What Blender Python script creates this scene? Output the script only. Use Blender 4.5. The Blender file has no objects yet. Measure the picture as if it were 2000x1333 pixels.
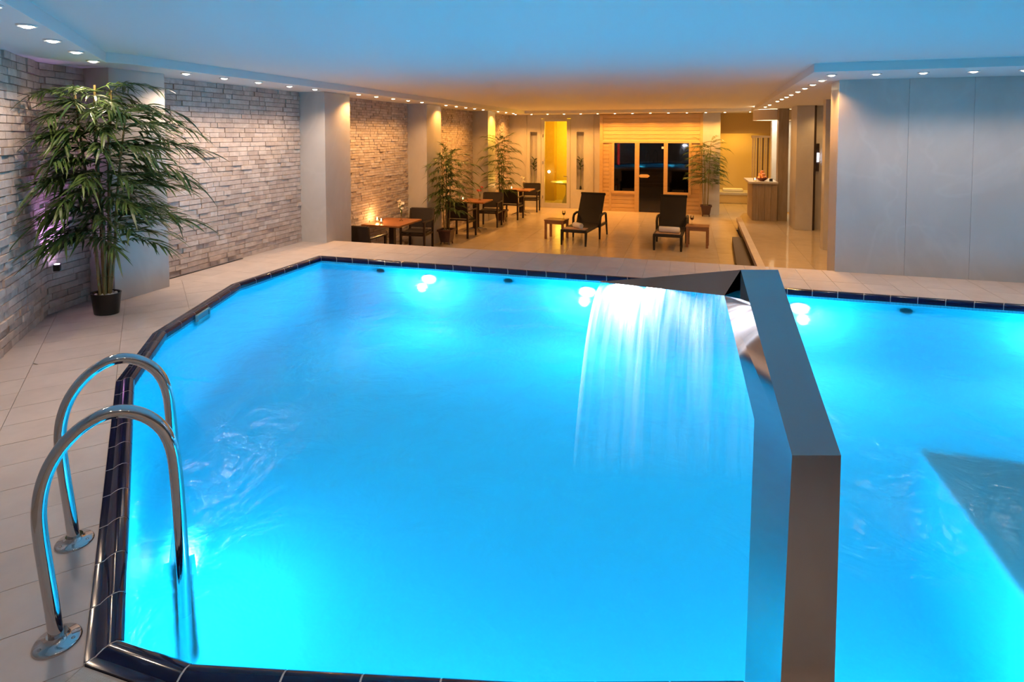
import bpy, bmesh, math, random
from mathutils import Vector, Matrix
random.seed(7)
R = math.radians
SC = bpy.context.scene
COL = SC.collection

# ---------------------------------------------------------------- camera
cam = bpy.data.cameras.new('camera'); camo = bpy.data.objects.new('camera', cam); COL.objects.link(camo)
cam.sensor_width = 36.0; cam.lens = 1140.0 / 2000 * 36
cam.shift_y = -351.5 / 2000
cam.clip_start = .05
camo.location = (0, 0, 1.68); camo.rotation_euler = (R(90 - 2.6), 0, R(16.8))
SC.camera = camo

# ---------------------------------------------------------------- world, exposure
w = bpy.data.worlds.new('world'); SC.world = w; w.use_nodes = True
w.node_tree.nodes['Background'].inputs[0].default_value = (.35, .45, .6, 1)
w.node_tree.nodes['Background'].inputs[1].default_value = .02
SC.view_settings.view_transform = 'Standard'; SC.view_settings.look = 'None'
SC.view_settings.gamma = 1.0; SC.view_settings.use_curve_mapping = False
SC.view_settings.exposure = 0.55
CY = SC.cycles
CY.adaptive_threshold = .05; CY.adaptive_min_samples = 16; CY.max_bounces = 5; CY.diffuse_bounces = 3; CY.glossy_bounces = 3; CY.transmission_bounces = 3; CY.transparent_max_bounces = 10

WARM = (1.0, .73, .52)      # spots over the pool deck
AMBER = (1.0, .43, .085)     # spots over the sitting area
POOLC = (.04, .70, 1.0)     # underwater lamps
P_DECK = 33.0
P_CAFE = 64.0
P_POOL = 32.0

# ---------------------------------------------------------------- levels
ZC = -.75    # sitting area floor
ZP = -.50    # low platform before the counter
ZS = 2.34    # soffit
ZT = 2.43    # main ceiling
ZW = -.07    # water
ZB = -1.35   # pool bottom
YB = 18.9    # back wall

# ---------------------------------------------------------------- materials
MATS = {}
def nt(name):
    m = bpy.data.materials.new(name); m.use_nodes = True; MATS[name] = m
    t = m.node_tree; b = t.nodes['Principled BSDF']; return m, t, b
def pm(name, col, rough=.5, metal=0., spec=.5, **k):
    m, t, b = nt(name)
    b.inputs['Base Color'].default_value = (*col, 1); b.inputs['Roughness'].default_value = rough
    b.inputs['Metallic'].default_value = metal; b.inputs['Specular IOR Level'].default_value = spec
    for a, v in k.items(): b.inputs[a].default_value = v
    return m
def nd(t, kind, **k):
    n = t.nodes.new(kind)
    for a, v in k.items(): setattr(n, a, v)
    return n
def ramp(t, fac, stops):
    r = nd(t, 'ShaderNodeValToRGB'); e = r.color_ramp.elements
    e.remove(e[1]); e[0].position = stops[0][0]; e[0].color = (*stops[0][1], 1)
    for p, c in stops[1:]: x = e.new(p); x.color = (*c, 1)
    t.links.new(fac, r.inputs[0]); return r.outputs[0]
def noise(t, scale, detail=3, vec=None, rough=.5, dist=0.):
    n = nd(t, 'ShaderNodeTexNoise'); n.inputs['Scale'].default_value = scale; n.inputs['Detail'].default_value = detail
    n.inputs['Roughness'].default_value = rough; n.inputs['Distortion'].default_value = dist
    if vec is not None: t.links.new(vec, n.inputs['Vector'])
    return n.outputs['Fac']
def objco(t, scale=(1, 1, 1)):
    c = nd(t, 'ShaderNodeNewGeometry'); mp = nd(t, 'ShaderNodeMapping'); mp.inputs['Scale'].default_value = scale
    t.links.new(c.outputs['Position'], mp.inputs[0]); return mp.outputs[0]
def localco(t, scale=(1, 1, 1)):
    c = nd(t, 'ShaderNodeTexCoord'); mp = nd(t, 'ShaderNodeMapping'); mp.inputs['Scale'].default_value = scale
    t.links.new(c.outputs['Object'], mp.inputs[0]); return mp.outputs[0]
def bump(t, b, h, strength=.3, dist=.01):
    n = nd(t, 'ShaderNodeBump'); n.inputs['Strength'].default_value = strength; n.inputs['Distance'].default_value = dist
    t.links.new(h, n.inputs['Height']); t.links.new(n.outputs[0], b.inputs['Normal'])
def emis(name, col, strength):
    m = bpy.data.materials.new(name); m.use_nodes = True; t = m.node_tree; t.nodes.clear(); MATS[name] = m
    o = nd(t, 'ShaderNodeOutputMaterial'); e = nd(t, 'ShaderNodeEmission')
    e.inputs[0].default_value = (*col, 1); e.inputs[1].default_value = strength; t.links.new(e.outputs[0], o.inputs[0]); m.cycles.emission_sampling = 'NONE'; return m     # each lamp also carries its light

pm('ceiling_paint', (.80, .80, .79), .6)
pm('white_metal', (.75, .74, .72), .35)
pm('chrome', (.62, .60, .60), .06, 1.0)
pm('steel', (.50, .47, .47), .07, 1.0)
def m_marble():
    m, t, b = nt('marble'); v = objco(t, (1, 1, .6))
    a = noise(t, 1.1, 5, v, .6, .6); bb = noise(t, .9, 4, v, .5, .9)
    c1 = ramp(t, a, [(.3, (.50, .475, .455)), (.7, (.60, .575, .55))])
    ve = ramp(t, bb, [(.47, (0, 0, 0)), (.5, (.22, .22, .22)), (.53, (0, 0, 0))])
    mx = nd(t, 'ShaderNodeMixRGB'); t.links.new(ve, mx.inputs[0]); t.links.new(c1, mx.inputs[1]); mx.inputs[2].default_value = (.66, .64, .62, 1)
    t.links.new(mx.outputs[0], b.inputs['Base Color']); b.inputs['Roughness'].default_value = .28; b.inputs['Specular IOR Level'].default_value = .4
m_marble()
def m_stone():
    for nm, isl in (('ledge_stone', 0), ('ledge_stone_joined', 1)):
        m, t, b = nt(nm)
        if isl: rnd = nd(t, 'ShaderNodeNewGeometry').outputs['Random Per Island']
        else: rnd = nd(t, 'ShaderNodeObjectInfo').outputs['Random']
        c = ramp(t, rnd, [(0, (.50, .41, .37)), (.3, (.62, .52, .47)), (.55, (.66, .56, .51)), (.8, (.74, .65, .60)), (1, (.60, .48, .41))])
        n = noise(t, 14, 4, objco(t), .6)
        mx = nd(t, 'ShaderNodeMixRGB', blend_type='MULTIPLY'); mx.inputs[0].default_value = .6
        t.links.new(c, mx.inputs[1]); t.links.new(ramp(t, n, [(.3, (.62, .6, .58)), (.65, (1, 1, 1))]), mx.inputs[2])
        t.links.new(mx.outputs[0], b.inputs['Base Color']); b.inputs['Roughness'].default_value = .75
        bump(t, b, noise(t, 45, 4, objco(t)), .6, .008)
m_stone()
pm('stone_joint', (.40, .33, .29), .9)
def m_tile(nm, c0, c1, rough, bumpy=0):
    m, t, b = nt(nm); v = objco(t)
    c = ramp(t, noise(t, 5, 5, v, .6), [(.3, c0), (.7, c1)])
    r = nd(t, 'ShaderNodeObjectInfo').outputs['Random']
    mx = nd(t, 'ShaderNodeMixRGB', blend_type='MULTIPLY'); mx.inputs[0].default_value = 1
    t.links.new(c, mx.inputs[1]); t.links.new(ramp(t, r, [(0, (.95, .95, .95)), (1, (1, 1, 1))]), mx.inputs[2])
    t.links.new(mx.outputs[0], b.inputs['Base Color']); b.inputs['Roughness'].default_value = rough
    if bumpy:
        vo = nd(t, 'ShaderNodeTexVoronoi'); vo.inputs['Scale'].default_value = 120; vo.inputs['Randomness'].default_value = 0
        t.links.new(v, vo.inputs['Vector']); bump(t, b, vo.outputs['Distance'], .8, .003)
m_tile('deck_tile', (.49, .425, .40), (.57, .495, .46), .55)
m_tile('grip_tile', (.50, .46, .42), (.56, .52, .47), .6, 1)
m_tile('polished_tile', (.54, .45, .34), (.60, .50, .39), .20)
m_tile('mirror_tile', (.50, .42, .33), (.56, .47, .37), .07)
pm('grout', (.42, .35, .30), .8)
pm('coping_glaze', (.006, .008, .040), .10)
pm('coping_joint', (.55, .50, .48), .7)
def m_mosaic(nm, wall):
    m, t, b = nt(nm)
    g = nd(t, 'ShaderNodeNewGeometry'); s = nd(t, 'ShaderNodeSeparateXYZ'); t.links.new(g.outputs['Position'], s.inputs[0])
    cb = nd(t, 'ShaderNodeCombineXYZ')
    if wall:
        ad = nd(t, 'ShaderNodeMath'); t.links.new(s.outputs[0], ad.inputs[0]); t.links.new(s.outputs[1], ad.inputs[1])
        t.links.new(ad.outputs[0], cb.inputs[0]); t.links.new(s.outputs[2], cb.inputs[1])
    else:
        t.links.new(s.outputs[0], cb.inputs[0]); t.links.new(s.outputs[1], cb.inputs[1])
    br = nd(t, 'ShaderNodeTexBrick'); br.offset = .0
    for k, v in (('Scale', 1.), ('Mortar Size', .0022), ('Brick Width', .03), ('Row Height', .03), ('Bias', .0)): br.inputs[k].default_value = v
    br.inputs['Color1'].default_value = (.10, .62, .80, 1); br.inputs['Color2'].default_value = (.13, .68, .85, 1); br.inputs['Mortar'].default_value = (.07, .50, .66, 1)
    t.links.new(cb.outputs[0], br.inputs['Vector']); t.links.new(br.outputs['Color'], b.inputs['Base Color']); b.inputs['Roughness'].default_value = .8; b.inputs['Specular IOR Level'].default_value = .1
m_mosaic('pool_mosaic_floor', 0); m_mosaic('pool_mosaic_wall', 1)
def m_water():
    m = bpy.data.materials.new('pool_water'); m.use_nodes = True; MATS['pool_water'] = m; t = m.node_tree; t.nodes.clear()
    o = nd(t, 'ShaderNodeOutputMaterial'); g = nd(t, 'ShaderNodeBsdfGlossy'); tr = nd(t, 'ShaderNodeBsdfTransparent'); rf = nd(t, 'ShaderNodeBsdfRefraction')
    v = objco(t, (1, 1, 1)); n = noise(t, 3.2, 4, v, .55, .5)
    bp = nd(t, 'ShaderNodeBump'); bp.inputs['Strength'].default_value = .35; bp.inputs['Distance'].default_value = .05
    t.links.new(n, bp.inputs['Height'])
    fr = nd(t, 'ShaderNodeFresnel'); fr.inputs['IOR'].default_value = 1.18
    for x in (g, rf): t.links.new(bp.outputs[0], x.inputs['Normal'])
    t.links.new(bp.outputs[0], fr.inputs['Normal'])
    g.inputs['Roughness'].default_value = .12; rf.inputs['Roughness'].default_value = .45; rf.inputs['IOR'].default_value = 1.12
    tr.inputs[0].default_value = (.72, .95, 1, 1); rf.inputs[0].default_value = (.72, .95, 1, 1)
    m1 = nd(t, 'ShaderNodeMixShader'); m1.inputs[0].default_value = 1.0; t.links.new(tr.outputs[0], m1.inputs[1]); t.links.new(rf.outputs[0], m1.inputs[2])
    m2 = nd(t, 'ShaderNodeMixShader'); t.links.new(fr.outputs[0], m2.inputs[0]); t.links.new(m1.outputs[0], m2.inputs[1]); t.links.new(g.outputs[0], m2.inputs[2])
    t.links.new(m2.outputs[0], o.inputs[0])
m_water()
def m_fall():
    m = bpy.data.materials.new('falling_water'); m.use_nodes = True; MATS['falling_water'] = m; t = m.node_tree; t.nodes.clear()
    o = nd(t, 'ShaderNodeOutputMaterial'); uv = nd(t, 'ShaderNodeUVMap'); mp = nd(t, 'ShaderNodeMapping'); mp.inputs['Scale'].default_value = (26, 1.3, 1)
    t.links.new(uv.outputs[0], mp.inputs[0]); n = noise(t, 1, 4, mp.outputs[0], .6, .3)
    mp2 = nd(t, 'ShaderNodeMapping'); mp2.inputs['Scale'].default_value = (5, .8, 1); t.links.new(uv.outputs[0], mp2.inputs[0]); n2 = noise(t, 1, 2, mp2.outputs[0])
    s = nd(t, 'ShaderNodeSeparateXYZ'); t.links.new(uv.outputs[0], s.inputs[0])
    top = ramp(t, s.outputs[1], [(0, (.0,) * 3), (.10, (.16,) * 3), (.45, (.34,) * 3), (.72, (.75,) * 3), (1, (.95,) * 3)])
    st = ramp(t, n, [(.34, (.1,) * 3), (.68, (1.,) * 3)])
    st2 = ramp(t, n2, [(.35, (.25,) * 3), (.62, (1.,) * 3)])
    mu = nd(t, 'ShaderNodeMath', operation='MULTIPLY'); t.links.new(top, mu.inputs[0]); t.links.new(st, mu.inputs[1])
    mu2 = nd(t, 'ShaderNodeMath', operation='MULTIPLY'); t.links.new(mu.outputs[0], mu2.inputs[0]); t.links.new(st2, mu2.inputs[1])
    ed = ramp(t, s.outputs[0], [(0, (.75,) * 3), (.012, (.6,) * 3), (.03, (0,) * 3), (.985, (0,) * 3), (1, (.5,) * 3)])
    mxx = nd(t, 'ShaderNodeMath', operation='MAXIMUM'); t.links.new(mu2.outputs[0], mxx.inputs[0]); em = nd(t, 'ShaderNodeMath', operation='MULTIPLY'); t.links.new(ed, em.inputs[0]); t.links.new(ramp(t, s.outputs[1], [(0, (0,) * 3), (.3, (.5,) * 3), (1, (1,) * 3)]), em.inputs[1]); t.links.new(em.outputs[0], mxx.inputs[1]); mu2 = mxx
    tr = nd(t, 'ShaderNodeBsdfTransparent'); tr.inputs[0].default_value = (.95, .99, 1, 1)
    tl = nd(t, 'ShaderNodeBsdfTranslucent'); tl.inputs[0].default_value = (.95, .97, 1, 1)
    df = nd(t, 'ShaderNodeBsdfDiffuse'); df.inputs[0].default_value = (.95, .97, 1, 1)
    gl = nd(t, 'ShaderNodeBsdfGlossy'); gl.inputs['Roughness'].default_value = .2
    a = nd(t, 'ShaderNodeMixShader'); a.inputs[0].default_value = .4; t.links.new(tl.outputs[0], a.inputs[1]); t.links.new(df.outputs[0], a.inputs[2])
    b2 = nd(t, 'ShaderNodeMixShader'); b2.inputs[0].default_value = .04; t.links.new(a.outputs[0], b2.inputs[1]); t.links.new(gl.outputs[0], b2.inputs[2])
    c = nd(t, 'ShaderNodeMixShader'); t.links.new(mu2.outputs[0], c.inputs[0]); t.links.new(tr.outputs[0], c.inputs[1]); t.links.new(b2.outputs[0], c.inputs[2])
    t.links.new(c.outputs[0], o.inputs[0])
m_fall()
def m_wood(nm, c0, c1, rough, sc=(3, 40, 40), objr=True):
    m, t, b = nt(nm); v = localco(t, sc)
    c = ramp(t, noise(t, 1., 4, v, .6, .8), [(.3, c0), (.7, c1)])
    if objr:
        mx = nd(t, 'ShaderNodeMixRGB', blend_type='MULTIPLY'); mx.inputs[0].default_value = 1
        t.links.new(c, mx.inputs[1]); t.links.new(ramp(t, nd(t, 'ShaderNodeObjectInfo').outputs['Random'], [(0, (.86, .84, .8)), (1, (1, 1, 1))]), mx.inputs[2]); c = mx.outputs[0]
    t.links.new(c, b.inputs['Base Color']); b.inputs['Roughness'].default_value = rough
m_wood('pine', (.62, .40, .18), (.74, .52, .27), .45)
m_wood('table_wood', (.24, .085, .03), (.36, .14, .05), .3, (30, 3, 30), False)
m_wood('teak', (.26, .11, .045), (.36, .17, .07), .4, (3, 30, 30), False)
m_wood('counter_wood', (.30, .23, .16), (.42, .33, .24), .5, (30, 30, 2), True)
m_wood('dark_slat', (.10, .045, .02), (.16, .07, .03), .5, (30, 30, 2), True)
pm('dark_wood', (.030, .018, .016), .4)
pm('dark_weave', (.022, .016, .018), .55)
def m_wicker():
    m, t, b = nt('black_wicker'); b.inputs['Base Color'].default_value = (.012, .010, .010, 1); b.inputs['Roughness'].default_value = .5
    wv = nd(t, 'ShaderNodeTexChecker'); wv.inputs['Scale'].default_value = 70; t.links.new(localco(t), wv.inputs['Vector']); bump(t, b, wv.outputs['Fac'], .4, .004)
m_wicker()
pm('towel', (.80, .78, .78), .95); pm('towel_mat', (.55, .36, .26), .95)
def m_leaf(nm, c0, c1):
    m, t, b = nt(nm)
    c = ramp(t, nd(t, 'ShaderNodeNewGeometry').outputs['Random Per Island'], [(0, c0), (1, c1)])
    t.links.new(c, b.inputs['Base Color']); b.inputs['Roughness'].default_value = .38
    tl = nd(t, 'ShaderNodeBsdfTranslucent'); t.links.new(c, tl.inputs[0]); mx = nd(t, 'ShaderNodeMixShader'); mx.inputs[0].default_value = .3
    o = t.nodes['Material Output']; t.links.new(b.outputs[0], mx.inputs[1]); t.links.new(tl.outputs[0], mx.inputs[2]); t.links.new(mx.outputs[0], o.inputs[0])
m_leaf('bamboo_leaf', (.035, .085, .03), (.13, .20, .05))
m_leaf('dark_leaf', (.02, .04, .02), (.04, .07, .03))
m_wood('bamboo_cane', (.16, .13, .04), (.28, .21, .08), .4, (20, 20, 4), False)
pm('black_pot', (.012, .012, .014), .35); pm('brown_pot', (.10, .05, .04), .35); pm('soil', (.06, .045, .03), .95); pm('pebble', (.70, .68, .66), .6)
def m_glass(nm, tint, fac):
    m = bpy.data.materials.new(nm); m.use_nodes = True; MATS[nm] = m; t = m.node_tree; t.nodes.clear()
    o = nd(t, 'ShaderNodeOutputMaterial'); g = nd(t, 'ShaderNodeBsdfGlossy'); g.inputs['Roughness'].default_value = .03; tr = nd(t, 'ShaderNodeBsdfTransparent')
    tr.inputs[0].default_value = (*tint, 1); mx = nd(t, 'ShaderNodeMixShader'); fr = nd(t, 'ShaderNodeFresnel'); fr.inputs['IOR'].default_value = fac
    t.links.new(fr.outputs[0], mx.inputs[0]); t.links.new(tr.outputs[0], mx.inputs[1]); t.links.new(g.outputs[0], mx.inputs[2]); t.links.new(mx.outputs[0], o.inputs[0])
m_glass('clear_glass', (.95, .95, .93), 1.45); m_glass('smoked_glass', (.10, .055, .06), 1.75); m_glass('lens_glass', (.9, .95, 1), 1.3)
pm('wine', (.10, .005, .01), .1); pm('petal', (.85, .80, .70), .6); pm('red_petal', (.5, .05, .05), .6); pm('stem', (.08, .16, .04), .5)
pm('peach_skin', (.75, .28, .10), .5); pm('bowl_glaze', (.10, .02, .02), .25); pm('black_plastic', (.015, .015, .017), .4); pm('wax', (.8, .72, .6), .5)
pm('shade_fabric', (.75, .66, .55), .8); pm('plaster', (.68, .52, .24), .6); pm('gold_plaster', (.50, .30, .06), .6); pm('dark_stone', (.075, .055, .045), .6); pm('skimmer_plastic', (.16, .36, .42), .4)
def m_ym():
    m, t, b = nt('gold_mosaic'); v = objco(t)
    vo = nd(t, 'ShaderNodeTexVoronoi'); vo.inputs['Scale'].default_value = 22; vo.inputs['Randomness'].default_value = .1; t.links.new(v, vo.inputs['Vector'])
    t.links.new(ramp(t, vo.outputs['Distance'], [(.2, (.80, .62, .16)), (.7, (.66, .48, .10))]), b.inputs['Base Color']); b.inputs['Roughness'].default_value = .4
m_ym()
emis('bulb', (1, .86, .66), 14); emis('bulb_amber', (1, .80, .48), 12); emis('flame', (1, .55, .16), 30); emis('pool_lens', (.86, .88, 1.0), 12)
emis('violet_lens', (.85, .6, 1.0), 25); emis('red_tube', (1, .04, .03), 14); emis('cool_tube', (.85, .85, 1), 9); emis('drum_glow', (1, .84, .6), 6); emis('steam_glow', (1, .86, .45), 6)

# ---------------------------------------------------------------- mesh helpers
class MB:
    def __init__(s): s.v = []; s.f = []; s.uv = None
    def add(s, vs, fs):
        o = len(s.v); s.v += [tuple(x) for x in vs]; s.f += [tuple(i + o for i in f) for f in fs]; return s
    def box(s, x0, x1, y0, y1, z0, z1, b=0.):
        if b <= 0:
            return s.add([(x, y, z) for z in (z0, z1) for y in (y0, y1) for x in (x0, x1)],
                         [(0, 2, 3, 1), (4, 5, 7, 6), (0, 1, 5, 4), (2, 6, 7, 3), (0, 4, 6, 2), (1, 3, 7, 5)])
        bm = bmesh.new(); bmesh.ops.create_cube(bm, size=1)
        for q in bm.verts: q.co = Vector(((x0 + x1) / 2 + q.co.x * (x1 - x0), (y0 + y1) / 2 + q.co.y * (y1 - y0), (z0 + z1) / 2 + q.co.z * (z1 - z0)))
        bmesh.ops.bevel(bm, geom=bm.edges[:], offset=b, segments=2, affect='EDGES', profile=.6)
        return s.bm(bm)
    def bm(s, bm):
        bm.verts.index_update(); s.add([v.co[:] for v in bm.verts], [[v.index for v in f.verts] for f in bm.faces]); bm.free(); return s
    def prism(s, poly, z0, z1):
        n = len(poly); a = sum(poly[i][0] * poly[(i + 1) % n][1] - poly[(i + 1) % n][0] * poly[i][1] for i in range(n))
        if a < 0: poly = poly[::-1]
        vs = [(x, y, z0) for x, y in poly] + [(x, y, z1) for x, y in poly]
        return s.add(vs, [tuple(range(n - 1, -1, -1)), tuple(range(n, 2 * n))] + [(i, (i + 1) % n, n + (i + 1) % n, n + i) for i in range(n)])
    def tube(s, pts, r, n=10, caps=True):
        pts = [Vector(p) for p in pts]; rs = r if isinstance(r, (list, tuple)) else [r] * len(pts)
        T = [(pts[min(i + 1, len(pts) - 1)] - pts[max(i - 1, 0)]).normalized() for i in range(len(pts))]
        u = T[0].orthogonal().normalized(); vs = []; fs = []
        for i, p in enumerate(pts):
            u = (u - T[i] * u.dot(T[i])).normalized(); w_ = T[i].cross(u)
            vs += [p + (u * math.cos(2 * math.pi * k / n) + w_ * math.sin(2 * math.pi * k / n)) * rs[i] for k in range(n)]
        for i in range(len(pts) - 1):
            fs += [(i * n + k, i * n + (k + 1) % n, (i + 1) * n + (k + 1) % n, (i + 1) * n + k) for k in range(n)]
        if caps: fs += [tuple(range(n - 1, -1, -1)), tuple((len(pts) - 1) * n + k for k in range(n))]
        return s.add(vs, fs)
    def lathe(s, prof, n=24, c=(0, 0, 0), sx=1., sy=1., caps=True):
        vs = []; m = len(prof)
        for r, z in prof: vs += [(c[0] + sx * r * math.cos(2 * math.pi * k / n), c[1] + sy * r * math.sin(2 * math.pi * k / n), c[2] + z) for k in range(n)]
        fs = [(i * n + k, i * n + (k + 1) % n, (i + 1) * n + (k + 1) % n, (i + 1) * n + k) for i in range(m - 1) for k in range(n)]
        if caps:
            if prof[0][0] > 1e-6: fs.append(tuple(range(n - 1, -1, -1)))
            if prof[-1][0] > 1e-6: fs.append(tuple((m - 1) * n + k for k in range(n)))
        return s.add(vs, fs)
    def ball(s, c, r, sub=2, sc=(1, 1, 1)):
        bm = bmesh.new(); bmesh.ops.create_icosphere(bm, subdivisions=sub, radius=r)
        for v in bm.verts: v.co = Vector((c[0] + v.co.x * sc[0], c[1] + v.co.y * sc[1], c[2] + v.co.z * sc[2]))
        return s.bm(bm)
    def mesh(s, name, mat, smooth=False):
        me = bpy.data.meshes.new(name); me.from_pydata(s.v, [], s.f); me.update()
        me.materials.append(MATS[mat])
        if smooth:
            me.polygons.foreach_set('use_smooth', [True] * len(me.polygons))
            if smooth != 'all': me.set_sharp_from_angle(angle=R(40))
        return me
    def build(s, name, mat, parent=None, smooth=False, loc=None):
        o = bpy.data.objects.new(name, s.mesh(name, mat, smooth)); COL.objects.link(o); o.parent = parent
        if loc: o.location = loc
        return o
def inst(name, me, parent=None, loc=(0, 0, 0), rot=None, scale=None):
    o = bpy.data.objects.new(name, me); COL.objects.link(o); o.parent = parent; o.location = loc
    if rot is not None: o.rotation_euler = rot
    if scale is not None: o.scale = scale
    return o
def tag(o, label, cat, group=None):
    o['label'] = label; o['category'] = cat
    if group: o['group'] = group
    return o
def struct(o, label=None):
    o['kind'] = 'structure'
    if label: o['label'] = label
    return o
def stuff(o): o['kind'] = 'stuff'; return o
def thing(name, label, cat, loc=(0, 0, 0), rz=0., group=None):
    o = bpy.data.objects.new(name, None); COL.objects.link(o); o.location = loc; o.rotation_euler = (0, 0, rz); o.empty_display_size = .1
    return tag(o, label, cat, group)
def copy_tree(o, parent=None):
    c = o.copy(); COL.objects.link(c); c.parent = parent
    for ch in [x for x in bpy.data.objects if x.parent == o]: copy_tree(ch, c)
    return c
def light(kind, loc, power, col, parent=None, radius=.05, rot=None, spot=None, blend=.5, name='lamp_light'):
    l = bpy.data.lights.new(name, kind); l.energy = power; l.color = col
    if kind in ('POINT', 'SPOT'): l.shadow_soft_size = radius
    if kind == 'SPOT': l.spot_size = R(spot); l.spot_blend = blend
    o = bpy.data.objects.new(name, l); COL.objects.link(o); o.location = loc; o.parent = parent
    if rot: o.rotation_euler = rot
    return o
def clip_half(poly, p, n):      # keep points with (q-p).n <= 0
    out = []
    for i in range(len(poly)):
        a = poly[i]; b = poly[(i + 1) % len(poly)]
        da = (a[0] - p[0]) * n[0] + (a[1] - p[1]) * n[1]; db = (b[0] - p[0]) * n[0] + (b[1] - p[1]) * n[1]
        if da <= 0: out.append(a)
        if da * db < 0: k = da / (da - db); out.append((a[0] + (b[0] - a[0]) * k, a[1] + (b[1] - a[1]) * k))
    return out
def clip_convex(poly, conv):    # conv counter-clockwise
    for i in range(len(conv)):
        a = conv[i]; b = conv[(i + 1) % len(conv)]
        poly = clip_half(poly, a, (b[1] - a[1], -(b[0] - a[0])))
        if len(poly) < 3: return []
    return poly
def area(p): return sum(p[i][0] * p[(i + 1) % len(p)][1] - p[(i + 1) % len(p)][0] * p[i][1] for i in range(len(p))) / 2
def tiles(parent, conv, origin, ang, tw, th, z, mat, gap=.004, stagger=0., thick=.012):
    if area(conv) < 0: conv = conv[::-1]
    u = (math.cos(ang), math.sin(ang)); v = (-math.sin(ang), math.cos(ang))
    loc = [((x - origin[0]) * u[0] + (y - origin[1]) * u[1], (x - origin[0]) * v[0] + (y - origin[1]) * v[1]) for x, y in conv]
    i0 = math.floor(min(a for a, b in loc) / tw) - 1; i1 = math.ceil(max(a for a, b in loc) / tw) + 1
    j0 = math.floor(min(b for a, b in loc) / th); j1 = math.ceil(max(b for a, b in loc) / th)
    g = gap / 2
    for j in range(j0, j1):
        for i in range(i0, i1):
            ox = (stagger * tw) if j % 2 else 0.
            q = [(i * tw + g + ox, j * th + g), ((i + 1) * tw - g + ox, j * th + g), ((i + 1) * tw - g + ox, (j + 1) * th - g), (i * tw + g + ox, (j + 1) * th - g)]
            p = clip_convex(q, loc)
            if len(p) < 3 or abs(area(p)) < .002: continue
            cx = sum(a for a, b in p) / len(p); cy = sum(b for a, b in p) / len(p)
            W = [(origin[0] + a * u[0] + b * v[0], origin[1] + a * u[1] + b * v[1]) for a, b in p]
            wx = origin[0] + cx * u[0] + cy * v[0]; wy = origin[1] + cx * u[1] + cy * v[1]
            MB().prism([(a - wx, b - wy) for a, b in W], -thick, 0).build('tile', mat, parent, loc=(wx, wy, z + random.uniform(-.0006, .0006)))

# ---------------------------------------------------------------- pool shell
POOL = [(-4.77, 6.80), (-4.77, 5.30), (-4.21, 3.82), (-3.62, 3.02), (-1.77, 1.41), (-1.48, 1.41), (-1.18, 1.48), (-.47, 1.65), (.40, 1.92), (2.6, 2.05), (5.4, 2.0), (5.4, 6.80)]
def offset(poly, d):            # poly is counter-clockwise (left-top, down, right): positive d = outwards
    n = len(poly); out = []
    for i in range(n):
        a = Vector(poly[i - 1]); b = Vector(poly[i]); c = Vector(poly[(i + 1) % n])
        e1 = (b - a).normalized(); e2 = (c - b).normalized(); n1 = Vector((e1.y, -e1.x)); n2 = Vector((e2.y, -e2.x))
        m = (n1 + n2).normalized(); out.append(tuple(b + m * d / max(.3, m.dot(n1))))
    return out
CW = .105
OUT = offset(POOL, CW); N = len(POOL)
mb = MB(); pin = offset(POOL, .012)
for i in range(N):
    a = pin[i]; b = pin[(i + 1) % N]
    mb.add([(*a, ZB), (*b, ZB), (*b, -.012), (*a, -.012)], [(0, 1, 2, 3)])
# walls as a thick shell
po = offset(POOL, .2)
for i in range(N):
    a = po[i]; b = po[(i + 1) % N]; mb.add([(*a, ZB), (*b, ZB), (*b, -.02), (*a, -.02)], [(3, 2, 1, 0)])
struct(mb.build('wall_pool', 'pool_mosaic_wall'), 'light blue mosaic pool walls')
struct(MB().prism(po, ZB - .2, ZB).build('floor_pool', 'pool_mosaic_floor'), 'light blue mosaic pool bottom')
wat = MB().add([(x, y, ZW) for x, y in offset(POOL, .010)], [tuple(range(N))]).build('pool_water', 'pool_water')
stuff(tag(wat, 'glowing turquoise pool water with a rippled surface', 'water'))
# wide submerged entry platform on the right
ep = thing('pool_step', 'submerged blue grey mosaic step in the right part of the pool', 'step', (1.36, 2.06, ZB))
mst = MATS['pool_mosaic_floor'].copy(); mst.name = 'step_mosaic'; MATS['step_mosaic'] = mst
for n_ in mst.node_tree.nodes:
    if n_.type == 'TEX_BRICK':
        n_.inputs['Color1'].default_value = (.55, .84, .90, 1); n_.inputs['Color2'].default_value = (.62, .90, .95, 1); n_.inputs['Mortar'].default_value = (.20, .42, .54, 1)
        n_.offset = .5
MB().box(0, 4.03, .0, 1.96, 1.03, 1.05).build('tread', 'step_mosaic', ep)
MB().box(0, 4.03, .0, 1.96, 0, 1.03).build('riser', 'pool_mosaic_wall', ep)

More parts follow.
